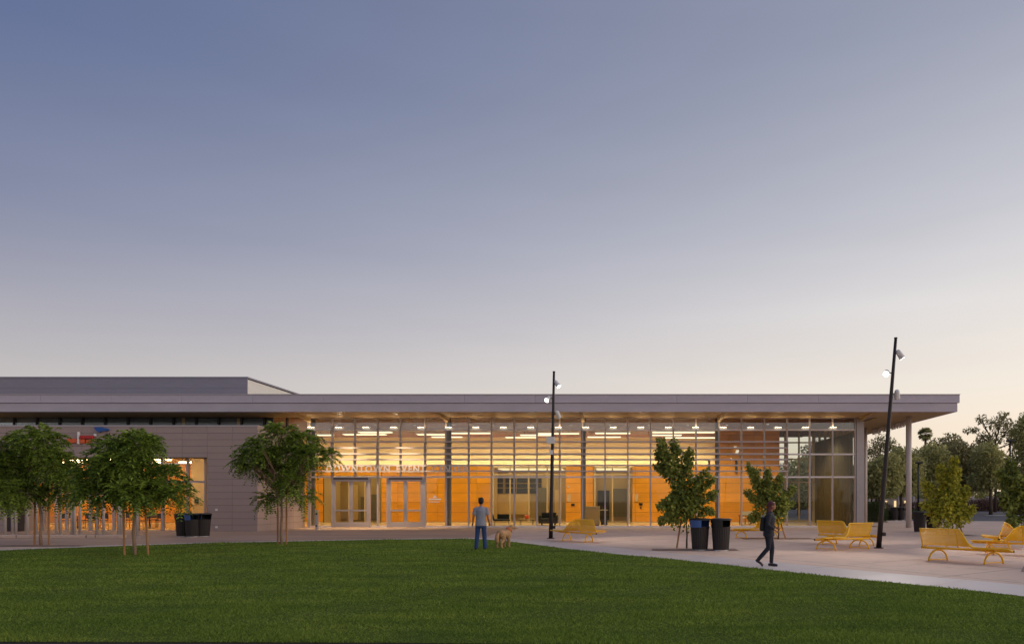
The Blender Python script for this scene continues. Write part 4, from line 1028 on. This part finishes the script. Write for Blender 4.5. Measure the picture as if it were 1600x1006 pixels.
for i,(px,D,r,mt,lab) in enumerate([(1388,58,(0.8,0.7,0.45),'hedge','low green shrub behind the clipped hedge, before the far bins'),(1435,62,(1.2,0.8,0.45),'hedge','low green shrub behind the canopy column'),
        (1528,100,(1.9,1.4,0.9),'brownshrub','brown shrub in the left part of the bed beyond the parking lot'),(1545,101,(1.9,1.4,1.0),'brownshrub','brown shrub in the middle of the bed beyond the parking lot'),(1560,100,(1.6,1.3,0.85),'brownshrub','brown shrub at the end of the bed beyond the parking lot'),
        (1372,92,(2.0,1.2,0.7),'brownshrub','brown shrub at the foot of the far wall near the corner post'),(1425,94,(2.0,1.2,0.7),'brownshrub','brown shrub at the foot of the far wall behind the column')]):
    shrub('shrub', lab, px, D, 0, r, 60+i, M[mt], 2200, 0.10 if D<70 else 0.16, 'shrubs beyond the plaza')
ng = np.random.default_rng(77); n = 26000; D = 116+ng.random(n)*7; X = (wx(1150,1)+(wx(1700,1)-wx(1150,1))*ng.random(n))*D
h = 3.6+1.3*np.sin(X*0.35)+0.8*np.sin(X*0.9+1)+0.5*np.sin(X*2.1); P = np.stack([X,D,h*ng.random(n)**0.7],1); d_ = unit(ng.normal(size=(n,3))); s_ = 0.30+0.35*ng.random(n)
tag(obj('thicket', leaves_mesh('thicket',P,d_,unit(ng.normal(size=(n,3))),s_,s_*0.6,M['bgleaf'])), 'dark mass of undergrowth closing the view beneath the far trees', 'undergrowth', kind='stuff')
M['farwall'] = pm('far_wall_block', (168,156,150), 0.85, nz=(0.4,0.08), island=0.06, bump=(10,0.1))
t = thing('far_wall','long low grey wall of panels with pale piers beyond the parking lot','wall',(wx(1450,106),106,0))
for k in range(14):
    a = wx(1335,106)-t.location.x+k*2.3; o = MB().box(a+0.02,a+2.28,-0.1,0.1,0,1.85+0.25*((k*7)%3==0)).build('panel', M['farwall'], t)
    MB().box(a-0.14,a+0.14,-0.18,0.18,0,2.2).build('pier', M['lcolumn'], t)
M['litwall'] = em('lit_opening_glow', (1.0,0.72,0.36), 1.1)
for px in (1369,1384,1398,1414): MB().box(wx(px-1.6,106)-t.location.x, wx(px+1.6,106)-t.location.x, -0.22,-0.19, 0.35, 1.5).build('lit_opening', M['litwall'], t)
t = thing('far_gatehouse','small pale booth with a blue post beside the brown shrubs, far off','booth',(wx(1569,104),104,0))
MB().box(-0.25,1.5,-0.8,0.8,0,2.3).build('wall', M['cream'], t); MB().box(-0.45,1.7,-1,1,2.3,2.5).build('roof', M['white'], t)
MB().box(-0.75,-0.35,-0.2,0.2,0,2.2).build('post', M['steel'], t); MB().box(0.9,1.4,-0.83,-0.80,0.1,2.0).build('door', M['dark'], t)
def street_lamp(label, px, D, ztop, head):
    t = thing('street_lamp', label, 'street lamp', (wx(px,D),D,0), group='far street lamps')
    MB().tube([(0,0,0),(0,0,ztop)],[0.10,0.06],10).build('pole', M['black'], t, True); MB().tube([(0,0,0),(0,0,0.5)],[0.16,0.14],12).build('base', M['black'], t)
    MB().tube([(0,0,ztop-0.1),(head,0,ztop)],0.04,8).build('arm', M['black'], t)
    o = MB().box(min(0,head)-0.25,max(0,head)+0.25,-0.18,0.18,ztop,ztop+0.16).build('lamp_head', M['black'], t); bevel(o,0.04)
street_lamp('dark street lamp standing behind the canopy column and the dark bins',1435,60,wz(724,60),0.1)
street_lamp('far street lamp whose head shows between the corner post and the tilted lamp post',1362,72,wz(724,72),-0.1)
street_lamp('thick dark post at the frame edge behind the end bench',1578.5,52,wz(690,52),0.1)
sheet('planting_bed', [(*gp(1595,893),),(*gp(1670,897),),(*gp(1690,886),),(*gp(1600,884),)], 0.006, M['soil'] if False else pm('mulch',(150,124,110),0.95,nz=(3,0.3),coord='World'), 'dark mulch patch cut into the plaza at the frame edge', 'planting bed')
mulch = bpy.data.materials['mulch']
for nm,(x,y),r,lab in (('a',gp(1085,858.5),(1.5,0.45),'dark tree pit of mulch under the tree behind the bins'),('b',gp(1214,841),(1.6,0.5),'dark tree pit of mulch under the tree behind the walking person'),('c',gp(68,852.5),(1.5,0.4),'dark tree pit of mulch under the tree at the photo edge'),('d',gp(1484,836),(1.1,0.5),'dark tree pit of mulch under the yellow-green tree')):
    sheet('tree_pit', [(x+r[0]*cos(2*pi*k/16)**1 if False else x+r[0]*(1 if cos(2*pi*(k+.5)/4)>0 else -1), y+r[1]*(1 if sin(2*pi*(k+.5)/4)>0 else -1)) for k in range(4)], 0.016 if nm=='c' else 0.014, mulch, lab, 'tree pit')
sheet('parking_island', [(wx(1540,72),71.2),(wx(1620,72),71.2),(wx(1620,72),72.4),(wx(1540,72),72.4)], 0.05, M['white'], 'pale kerbed strip in the parking lot', 'kerb')

# ------------------------------------------------------------------ furniture seen through the glass
M['furn'] = pm('dark_upholstery', (48,46,42), 0.8, nz=(8,0.15)); M['tabletop'] = pm('table_laminate', (120,86,54), 0.5, nz=(4,0.1)); M['paleplastic'] = pm('pale_plastic', (226,214,186), 0.5, nz=(4,0.04))
def make_chair(mat):
    t = thing('cafe_chair','x','chair')
    for n_,b_ in (('seat',(-.22,.22,-.22,.22,.44,.49)),('backrest',(-.21,.21,.19,.23,.58,.90))): bevel(MB().box(*b_).build(n_, mat, t),0.015)
    for sx in (-1,1):
        for sy in (-1,1): MB().tube([(sx*.21,sy*.21,0),(sx*.19,sy*.19,.44 if sy<0 else .60)],0.014,6).build('leg', M['darkmull'], t)
    return t
ch = make_chair(M['furn']); first = True
chairs = [(250,41.5,20,'dark chair nearest the clad wall inside the cafe window'),(240,43.2,200,'dark chair second row behind the one nearest the clad wall, in the cafe'),(226,41.2,-30,'dark chair at the cafe table behind the staked lawn tree'),(205,42.8,150,'dark cafe chair glimpsed between the lawn tree trunk and stake'),
          (160,41.3,10,'dark cafe chair between the two feathery trees, nearer the lawn tree'),(146,42.5,190,'dark cafe chair midway between the two feathery trees'),(132,41.6,-15,'dark cafe chair between the two feathery trees, nearer the edge tree'),(112,42.6,170,'dark cafe chair just right of the edge tree stakes'),(98,41.4,40,'dark cafe chair behind the post right of the edge tree')]
for px,D,a,lab in chairs:
    if first: c_ = ch; first = False; ch.location = (wx(px,D),D,0.02); ch.rotation_euler = (0,0,radians(a)); ch['label'] = lab; ch['group'] = 'chairs in the cafe'
    else: copy_thing(ch, lab, (wx(px,D),D,0.02), radians(a))
def make_table(label, x, y, h=0.74, r=0.42, grp='tables in the cafe'):
    t = thing('cafe_table', label, 'table', (x,y,0.02), group=grp)
    MB().tube([(0,0,h-0.03),(0,0,h)],r,24).build('tabletop', M['tabletop'], t); MB().tube([(0,0,0.02),(0,0,h-0.03)],0.03,10).build('stem', M['darkmull'], t); MB().tube([(0,0,0),(0,0,0.02)],0.24,20).build('base', M['darkmull'], t)
for px,D,lab in ((233,42.0,'round cafe table seen behind the staked lawn tree'),(153,42.0,'round cafe table between the two feathery trees'),(121,42.1,'round cafe table just right of the edge tree')): make_table(lab, wx(px,D), D)
wc = make_chair(M['paleplastic']); wc['group'] = 'pale chairs in the hall'; wc['label'] = 'pale chair in the hall, first of three left of the walking person'; wc.location = (wx(1164,47.6),47.6,0.02); wc.rotation_euler=(0,0,radians(25))
copy_thing(wc,'pale chair in the hall, middle of three left of the walking person',(wx(1171,47.8),47.8,0.02),radians(20)); copy_thing(wc,'pale chair in the hall, third and closest to the walking person',(wx(1178.5,48.0),48.0,0.02),radians(15))
t = thing('reception_table','low dark table with a thin top before the pale chairs','table',(wx(1171,46.6),46.6,0.02))
MB().box(-0.7,0.7,-0.3,0.3,0.62,0.66).build('tabletop', M['furn'], t)
for sx in (-1,1):
    for sy in (-1,1): MB().box(sx*.64-.02,sx*.64+.02,sy*.25-.02,sy*.25+.02,0,0.62).build('leg', M['darkmull'], t)
t = thing('lounge_chair','dark low lounge chair inside the glass right of the standing person','armchair',(wx(784,46.0),46.0,0.02),radians(10))
bevel(MB().box(-.55,.55,-.35,.35,.30,.42).build('seat', M['furn'], t),.03); bevel(MB().cbox(-.60,0,.60,.12,.70,.62,ry=-0.35).build('backrest', M['furn'], t),.03); bevel(MB().box(-.3,.5,.30,.40,.42,.75).build('armrest', M['furn'], t),.03)
for sx in (-1,1):
    for sy in (-1,1): MB().tube([(sx*.48,sy*.30,0),(sx*.45,sy*.28,.30)],.018,6).build('leg', M['darkmull'], t)
t = thing('dark_sofa','dark square sofa inside the glass left of the lamp post','sofa',(wx(857,46.5),46.5,0.02))
bevel(MB().box(-.5,.5,-.38,.38,.12,.46).build('seat', M['furn'], t),.04); bevel(MB().box(-.5,.5,.22,.40,.46,.85).build('backrest', M['furn'], t),.04)
for sx in (-1,1): bevel(MB().box(sx*.56-.08,sx*.56+.08,-.38,.40,.12,.66).build('armrest', M['furn'], t),.03)
mb = MB()
for sx in (-1,1):
    for sy in (-1,1): mb.box(sx*.45-.03,sx*.45+.03,sy*.3-.03,sy*.3+.03,0,.12)
mb.build('foot', M['darkmull'], t)
t = thing('side_table','small low table holding a red pot behind the dog','table',(wx(823,46.4),46.4,0.02))
MB().box(-.5,.5,-.3,.3,.40,.43).build('tabletop', M['tan'], t)
for sx in (-1,1): MB().tube([(sx*.42,-.25,0),(sx*.42,-.25,.40)],.015,6).build('leg', M['darkmull'], t); MB().tube([(sx*.42,.25,0),(sx*.42,.25,.40)],.015,6).build('leg', M['darkmull'], t)
t = thing('red_pot','bright red-orange pot on the small table behind the dog','pot',(wx(823,46.4),46.4,0.45))
MB().tube([(0,0,0),(0,0,.05),(0,0,.2),(0,0,.26)],[.10,.15,.16,.12],16).build('pot', M['orange'], t, True); MB().tube([(0,0,.24),(.02,0,.5)],[.015,.005],6).tube([(0,0,.24),(-.06,0,.42)],[.012,.004],6).build('stems', M['hedge'], t)
t = thing('display_panel','beige upright display panel inside the glass behind the lone bench','display panel',(wx(925,45.6),45.6,0.02))
bevel(MB().box(-.52,.52,-.22,.22,.05,1.28).build('panel', M['tan'], t),.02); MB().box(-.48,.48,-.18,.18,0,.05).build('plinth', M['dark'], t)
t = thing('hall_desk','tall narrow desk with a pale top right of the beige display panel','desk',(wx(944,47.4),47.4,0.02))
MB().box(-.28,.28,-.2,.2,.98,1.03).build('top', M['paleplastic'], t); bevel(MB().box(-.22,.22,-.15,.15,.02,.98).build('body', M['furn'], t),.01); MB().box(-.26,.26,-.19,.19,0,.02).build('foot', M['darkmull'], t)

# ------------------------------------------------------------------ people and the dog
def fuse(mb, name, mat, parent, voxel=0.012, smooth=4):
    """overlapping volumes grown together into one continuous skin"""
    me = mb.mesh('tmp', mat); o = bpy.data.objects.new('tmp', me); COL.objects.link(o)
    r = o.modifiers.new('r','REMESH'); r.mode = 'VOXEL'; r.voxel_size = voxel; r.use_smooth_shade = True
    s_ = o.modifiers.new('s','SMOOTH'); s_.factor = 0.5; s_.iterations = smooth
    bpy.context.view_layer.update(); dg = bpy.context.evaluated_depsgraph_get()
    m2 = bpy.data.meshes.new_from_object(o.evaluated_get(dg)); m2.materials.clear(); m2.materials.append(mat); m2.name = name
    bpy.data.objects.remove(o); m2.polygons.foreach_set('use_smooth',[True]*len(m2.polygons)); return obj(name, m2, parent)
def V3(*a): return Vector(a)
def hand(mb, wrist, d, thumb, palm, curl=0.35, k=1.0):
    """palm and five bent fingers; d points down the forearm, thumb to the thumb's side, palm the way the palm faces"""
    d = Vector(d).normalized(); th = Vector(thumb); th = (th-d*th.dot(d)).normalized(); pn = Vector(palm); pn = (pn-d*pn.dot(d)-th*pn.dot(th)).normalized(); w = Vector(wrist)
    mb.tube([w-d*0.02*k, w+d*0.03*k, w+d*0.085*k], [(0.026*k,0.020*k),(0.036*k,0.018*k),(0.040*k,0.015*k)], 8)
    for j,(off,L) in enumerate(((0.030,0.075),(0.010,0.084),(-0.010,0.078),(-0.029,0.060))):
        a = w+d*0.08*k+th*off*k; d1 = (d+pn*curl).normalized(); b_ = a+d1*L*0.5*k; d2 = (d+pn*curl*2.6).normalized(); mb.tube([a,b_,b_+d2*L*0.5*k],[0.0095*k,0.009*k,0.007*k],6)
    a = w+d*0.025*k+th*0.030*k; b_ = a+(d*0.7+th*0.7).normalized()*0.04*k; mb.tube([a,b_,b_+(d+th*0.25+pn*0.3).normalized()*0.035*k],[0.013*k,0.011*k,0.008*k],6)
def head_shape(mb, c, k=1.0, yaw=0.0):
    """skull, jaw, nose, ears; faces local +Y turned by yaw"""
    c = Vector(c); R_ = Matrix.Rotation(yaw,3,'Z'); q = lambda x,y,z: c+R_@Vector((x*k,y*k,z*k))
    mb.ball(c+Vector((0,0,0.02*k)),(0.076*k,0.094*k,0.10*k),14,10); mb.ball(q(0,0.028,-0.05),(0.055*k,0.060*k,0.065*k),12,8)
    mb.tube([q(0,0.085,0.012),q(0,0.105,-0.022),q(0,0.088,-0.03)],[0.010*k,0.015*k,0.012*k],8)
    for s_ in (-1,1):
        mb.ball(q(s_*0.080,-0.005,-0.008),(0.012*k,0.020*k,0.030*k),8,6)
        mb.ball(q(s_*0.03,0.078,0.030),(0.020*k,0.014*k,0.008*k),8,5)      # brow
    mb.ball(q(0,0.085,-0.062),(0.022*k,0.010*k,0.006*k),8,5); mb.ball(q(0,0.083,-0.074),(0.018*k,0.010*k,0.006*k),8,5)
def eyes(parent, c, k, yaw):
    R_ = Matrix.Rotation(yaw,3,'Z'); mb = MB()
    for s_ in (-1,1): mb.ball(Vector(c)+R_@Vector((s_*0.031*k,0.082*k,0.008*k)),(0.011*k,0.008*k,0.007*k),8,6)
    mb.build('eyes', M['black'], parent, True)
M['skin'] = pm('skin', (168,116,88), 0.55, nz=(12,0.06)); M['hairblack'] = pm('black_hair', (26,22,22), 0.6, nz=(30,0.3), bump=(60,0.5)); M['hairred'] = pm('dark_red_hair', (92,38,40), 0.55, nz=(30,0.3), bump=(60,0.5))
M['shirt'] = pm('grey_shirt_cotton', (150,150,162), 0.9, nz=(9,0.08), bump=(14,0.5)); M['jeans'] = pm('blue_denim', (46,72,118), 0.9, nz=(14,0.18), bump=(20,0.4)); M['shoe'] = pm('dark_shoe', (36,36,44), 0.6, nz=(9,0.1))
M['jacket'] = pm('black_jacket', (44,44,52), 0.8, nz=(9,0.15), bump=(12,0.5)); M['trouser'] = pm('dark_trouser', (34,36,48), 0.85, nz=(9,0.15), bump=(14,0.4)); M['bag'] = pm('black_bag', (28,28,32), 0.6, nz=(9,0.1)); M['sole'] = pm('pale_sole', (190,186,180), 0.7, nz=(9,0.05))

# --- standing man seen from behind
t = thing('person','person seen from behind in grey t-shirt and blue jeans, standing beside the dog','person',(*gp(751.5,858.5),0.01), radians(4)); k = 1.0
hipz = 0.93; mb = MB()
Lh,Rh = V3(-.095,0,hipz),V3(.095,0,hipz); Lk,Rk = V3(-.135,.02,.50),V3(.115,.03,.50); La,Ra = V3(-.165,-.03,.085),V3(.145,-.01,.085)
Ls,Rs = V3(-.195,0,1.45),V3(.195,0,1.45); Le,Re = V3(-.255,-.035,1.16),V3(.245,-.02,1.16); Lw,Rw = V3(-.300,.05,.92),V3(.285,.07,.92)
mb.tube([V3(0,0,.86),V3(0,0,.95),V3(0,.0,1.08),V3(0,.0,1.22),V3(0,-.01,1.36),V3(0,-.01,1.45),V3(0,0,1.51)],[(.14,.10),(.155,.105),(.14,.095),(.155,.105),(.175,.11),(.165,.085),(.07,.065)],16)
mb.tube([V3(0,0,1.46),V3(0,.0,1.54),V3(0,.015,1.62)],[.065,.056,.056],12)
for h_,k_,a_ in ((Lh,Lk,La),(Rh,Rk,Ra)):
    mb.tube([h_+V3(0,0,.04),h_.lerp(k_,.4),k_,k_.lerp(a_,.35),a_],[.088,.074,.052,.052,.036],12); mb.tube([a_+V3(0,-.05,-.035),a_+V3(0,.04,-.045),a_+V3(0,.15,-.06)],[.034,.036,.022],8)
for s_,e_,w_,sg_ in ((Ls,Le,Lw,-1),(Rs,Re,Rw,1)):
    mb.tube([s_+V3(-sg_*.05,0,.0),s_,s_.lerp(e_,.5),e_,e_.lerp(w_,.4),w_],[.05,.056,.047,.037,.036,.025],10); hand(mb, w_, w_-e_, (0,1,0.2), (-sg_,0,0), 0.35)
head_shape(mb, (0,.02,1.70), 1.08, 0); body = fuse(mb,'body',M['skin'],t,0.008,4); eyes(body,(0,.02,1.70),1.0,0)
mb = MB(); mb.ball((0,.0,1.75),(.100,.118,.092),16,10); mb.ball((0,-.030,1.70),(.097,.088,.105),14,9); mb.ball((.03,-.04,1.80),(.05,.06,.05),10,7); mb.ball((-.05,.0,1.79),(.05,.06,.05),10,7); fuse(mb,'hair',M['hairblack'],t,0.012,2)
mb = MB(); mb.tube([V3(0,0,.83),V3(0,0,.92),V3(0,0,1.06),V3(0,0,1.22),V3(0,-.01,1.37),V3(0,-.01,1.455),V3(0,0,1.51),V3(0,0,1.53)],[(.205,.150),(.200,.145),(.182,.130),(.186,.130),(.198,.130),(.172,.098),(.085,.080),(.070,.068)],18)
for s_,e_,sg_ in ((Ls,Le,-1),(Rs,Re,1)): mb.tube([s_+V3(-sg_*.07,0,.0),s_+V3(0,0,-.01),s_.lerp(e_,.45),s_.lerp(e_,.78)],[.060,.074,.070,.078],12)
fuse(mb,'t_shirt',M['shirt'],t,0.012,4)
mb = MB(); mb.tube([V3(0,0,.76),V3(0,0,.83),V3(0,0,.93)],[(.14,.112),(.160,.118),(.150,.105)],16)
for h_,k_,a_ in ((Lh,Lk,La),(Rh,Rk,Ra)): mb.tube([h_+V3(0,0,-.06),h_.lerp(k_,.3),k_,k_.lerp(a_,.5),a_+V3(0,0,-.045)],[.090,.092,.078,.073,.072],14)
fuse(mb,'jeans',M['jeans'],t,0.012,3)
for a_ in (La,Ra): fuse(MB().tube([a_+V3(0,-.085,-.045),a_+V3(0,-.03,-.04),a_+V3(0,.08,-.05),a_+V3(0,.18,-.062)],[(.034,.036),(.043,.044),(.046,.034),(.036,.022)],10),'shoe',M['shoe'],t,0.01,2)

# --- walking woman in profile
t = thing('person','person in black jacket and dark trousers walking along the pale walk, bag on back','person',(*gp(1203,885),0.012), radians(-108)); mb = MB()
hipz=.90; Lh,Rh = V3(-.085,-.03,hipz),V3(.085,-.03,hipz)
Lk,La = V3(-.075,.05,.49),V3(-.06,.03,.085)          # near leg carries the weight
Rk,Ra = V3(.075,-.03,.49),V3(.075,-.30,.17)          # trailing leg, heel lifted
mb.tube([V3(0,-.03,.84),V3(0,-.03,.92),V3(0,-.02,1.04),V3(0,0,1.18),V3(0,.01,1.30),V3(0,0,1.38),V3(0,.01,1.43)],[(.14,.105),(.15,.11),(.122,.09),(.135,.10),(.15,.10),(.14,.075),(.06,.06)],16)
mb.tube([V3(0,0,1.38),V3(0,.02,1.46),V3(0,.045,1.53)],[.055,.048,.048],12)
for h_,k_,a_,up in ((Lh,Lk,La,0),(Rh,Rk,Ra,1)):
    mb.tube([h_+V3(0,0,.04),h_.lerp(k_,.4),k_,k_.lerp(a_,.35),a_],[.086,.072,.050,.050,.034],12)
    mb.tube([a_+V3(0,-.04,-.03),a_+V3(0,.03,-.045),a_+V3(0,.14,-.06 if not up else -.13)],[.030,.032,.02],8)
Ls,Rs = V3(-.165,.0,1.37),V3(.165,.0,1.37); Le,Re = V3(-.215,-.06,1.11),V3(.21,-.04,1.11); Lw,Rw = V3(-.17,.14,1.02),V3(.20,.14,.98)
for s_,e_,w_,sg_ in ((Ls,Le,Lw,-1),(Rs,Re,Rw,1)):
    mb.tube([s_+V3(-sg_*.05,0,.0),s_,s_.lerp(e_,.5),e_,e_.lerp(w_,.4),w_],[.045,.050,.042,.034,.032,.023],10); hand(mb, w_, w_-e_, (0,0,1), (-sg_,0,0), 0.5, 0.92)
head_shape(mb,(0,.06,1.60),0.95,0.15); body = fuse(mb,'body',M['skin'],t,0.008,4); eyes(body,(0,.06,1.60),0.95,0.15)
mb = MB(); mb.ball((0,.035,1.645),(.092,.110,.085),16,10); mb.ball((0,-.005,1.58),(.092,.085,.12),14,9); mb.tube([V3(0,-.01,1.56),V3(0,-.03,1.47),V3(0,-.035,1.38)],[(.092,.07),(.10,.06),(.085,.04)],14); fuse(mb,'hair',M['hairred'],t,0.012,2)
mb = MB(); mb.tube([V3(0,-.03,.80),V3(0,-.03,.90),V3(0,-.02,1.04),V3(0,0,1.18),V3(0,.01,1.30),V3(0,0,1.385),V3(0,.01,1.44),V3(0,.02,1.47)],[(.185,.150),(.182,.145),(.165,.130),(.172,.138),(.178,.135),(.165,.10),(.085,.080),(.066,.066)],18)
for s_,e_,w_,sg_ in ((Ls,Le,Lw,-1),(Rs,Re,Rw,1)): mb.tube([s_+V3(-sg_*.06,0,0),s_+V3(0,0,-.01),s_.lerp(e_,.5),e_,e_.lerp(w_,.5),e_.lerp(w_,.9)],[.055,.066,.060,.054,.048,.042],12)
fuse(mb,'jacket',M['jacket'],t,0.012,4)
mb = MB(); mb.tube([V3(0,-.03,.76),V3(0,-.03,.84),V3(0,-.03,.94)],[(.135,.115),(.160,.125),(.15,.115)],16)
for h_,k_,a_ in ((Lh,Lk,La),(Rh,Rk,Ra)): mb.tube([h_+V3(0,0,.03),h_.lerp(k_,.35),k_,k_.lerp(a_,.5),k_.lerp(a_,1.0)],[.100,.088,.066,.058,.050],14)
fuse(mb,'trousers',M['trouser'],t,0.012,3)
fuse(MB().tube([La+V3(0,-.08,-.045),La+V3(0,-.02,-.04),La+V3(0,.08,-.05),La+V3(0,.165,-.062)],[(.032,.036),(.040,.042),(.042,.032),(.033,.020)],10),'shoe',M['shoe'],t,0.01,2)
fuse(MB().tube([Ra+V3(0,-.06,.0),Ra+V3(0,-.01,-.03),Ra+V3(0,.07,-.09),Ra+V3(0,.12,-.165)],[(.032,.036),(.040,.042),(.042,.032),(.033,.020)],10),'shoe',M['shoe'],t,0.01,2)
o = MB().cbox(-.02,-.185,1.12,.28,.13,.38,rx=-.1).build('shoulder_bag', M['bag'], t); bevel(o,.05,4); MB().tube([V3(-.12,-.18,1.26),V3(-.14,-.06,1.42),V3(-.12,.06,1.38),V3(-.10,.10,1.20)],.014,8).build('bag_strap', M['bag'], t, True)
MB().cbox(-.02,-.19,1.325,.18,.06,.05).build('bag_flap', M['sole'], t)

# --- the dog, standing, seen from behind, head turned to the right
M['fur'] = pm('golden_fur', (196,152,108), 0.9, nz=(16,0.28), bump=(70,0.9), stretch=(1,1,0.5)); M['collar'] = pm('orange_collar', (226,98,24), 0.6, nz=(9,0.08))
t = thing('dog','golden long-haired dog with an orange collar standing on the lawn, head turned away','dog',(*gp(787,855.5),0.012), radians(-20)); t.scale = (0.95,0.97,0.97); mb = MB()
mb.tube([V3(0,-.36,.52),V3(0,-.30,.53),V3(0,-.14,.515),V3(0,.04,.50),V3(0,.20,.50),V3(0,.32,.545),V3(0,.38,.58)],[(.08,.09),(.145,.150),(.145,.140),(.155,.165),(.165,.185),(.135,.16),(.07,.09)],16)
for sx in (-1,1):
    x = sx*.095
    mb.tube([V3(x,-.27,.50),V3(x*1.12,-.21,.37),V3(x*1.1,-.20,.31),V3(x*1.05,-.345,.185),V3(x*1.05,-.325,.045)],[.115,.105,.078,.048,.040],10); mb.tube([V3(x*1.05,-.345,.03),V3(x*1.05,-.24,.024)],[.034,.030],8)
    mb.tube([V3(x*.95,.24,.48),V3(x,.20,.34),V3(x,.24,.20),V3(x,.235,.045)],[.095,.078,.054,.042],10); mb.tube([V3(x,.225,.03),V3(x,.31,.024)],[.034,.030],8)
mb.tube([V3(0,.28,.57),V3(.03,.36,.66),V3(.075,.41,.745)],[.14,.122,.10],12)
hc = V3(.10,.43,.765); hd = V3(.83,.50,-.10).normalized(); mb.ball(hc,(.100,.100,.092),12,9); mb.tube([hc+hd*.04,hc+hd*.11-V3(0,0,.02),hc+hd*.20-V3(0,0,.032)],[.074,.055,.042],10)
sd_ = hd.cross(V3(0,0,1)).normalized()
for s_ in (-1,1): mb.tube([hc+sd_*.062*s_+V3(0,0,.045)-hd*.02,hc+sd_*.092*s_+V3(0,0,.0)-hd*.02,hc+sd_*.092*s_-V3(0,0,.055)-hd*.01],[(.03,.014),(.036,.014),(.018,.012)],8)
body = fuse(mb,'body',M['fur'],t,0.011,4)
fuse(MB().tube([V3(0,-.36,.555),V3(-.01,-.44,.50),V3(-.02,-.48,.38),V3(-.015,-.475,.25),V3(0,-.45,.16)],[.04,.062,.085,.080,.025],10),'tail',M['fur'],t,0.012,3)
mb = MB(); mb.ball(hc+hd*.225-V3(0,0,.018),.016,8,6)
for s_ in (-1,1): mb.ball(hc+hd*.075+sd_*.042*s_+V3(0,0,.028),.010,8,6)
mb.build('nose_and_eyes', M['black'], body, True)
n0 = V3(.035,.365,.665); ax = (V3(.075,.41,.745)-V3(.03,.36,.66)).normalized(); u_ = ax.cross(V3(1,0,0)).normalized(); w_ = ax.cross(u_)
MB().tube([n0+(u_*cos(2*pi*q/20)+w_*sin(2*pi*q/20))*.128 for q in range(21)],[(.030,.014)]*21,6,cap=False).build('collar', M['collar'], t, True)
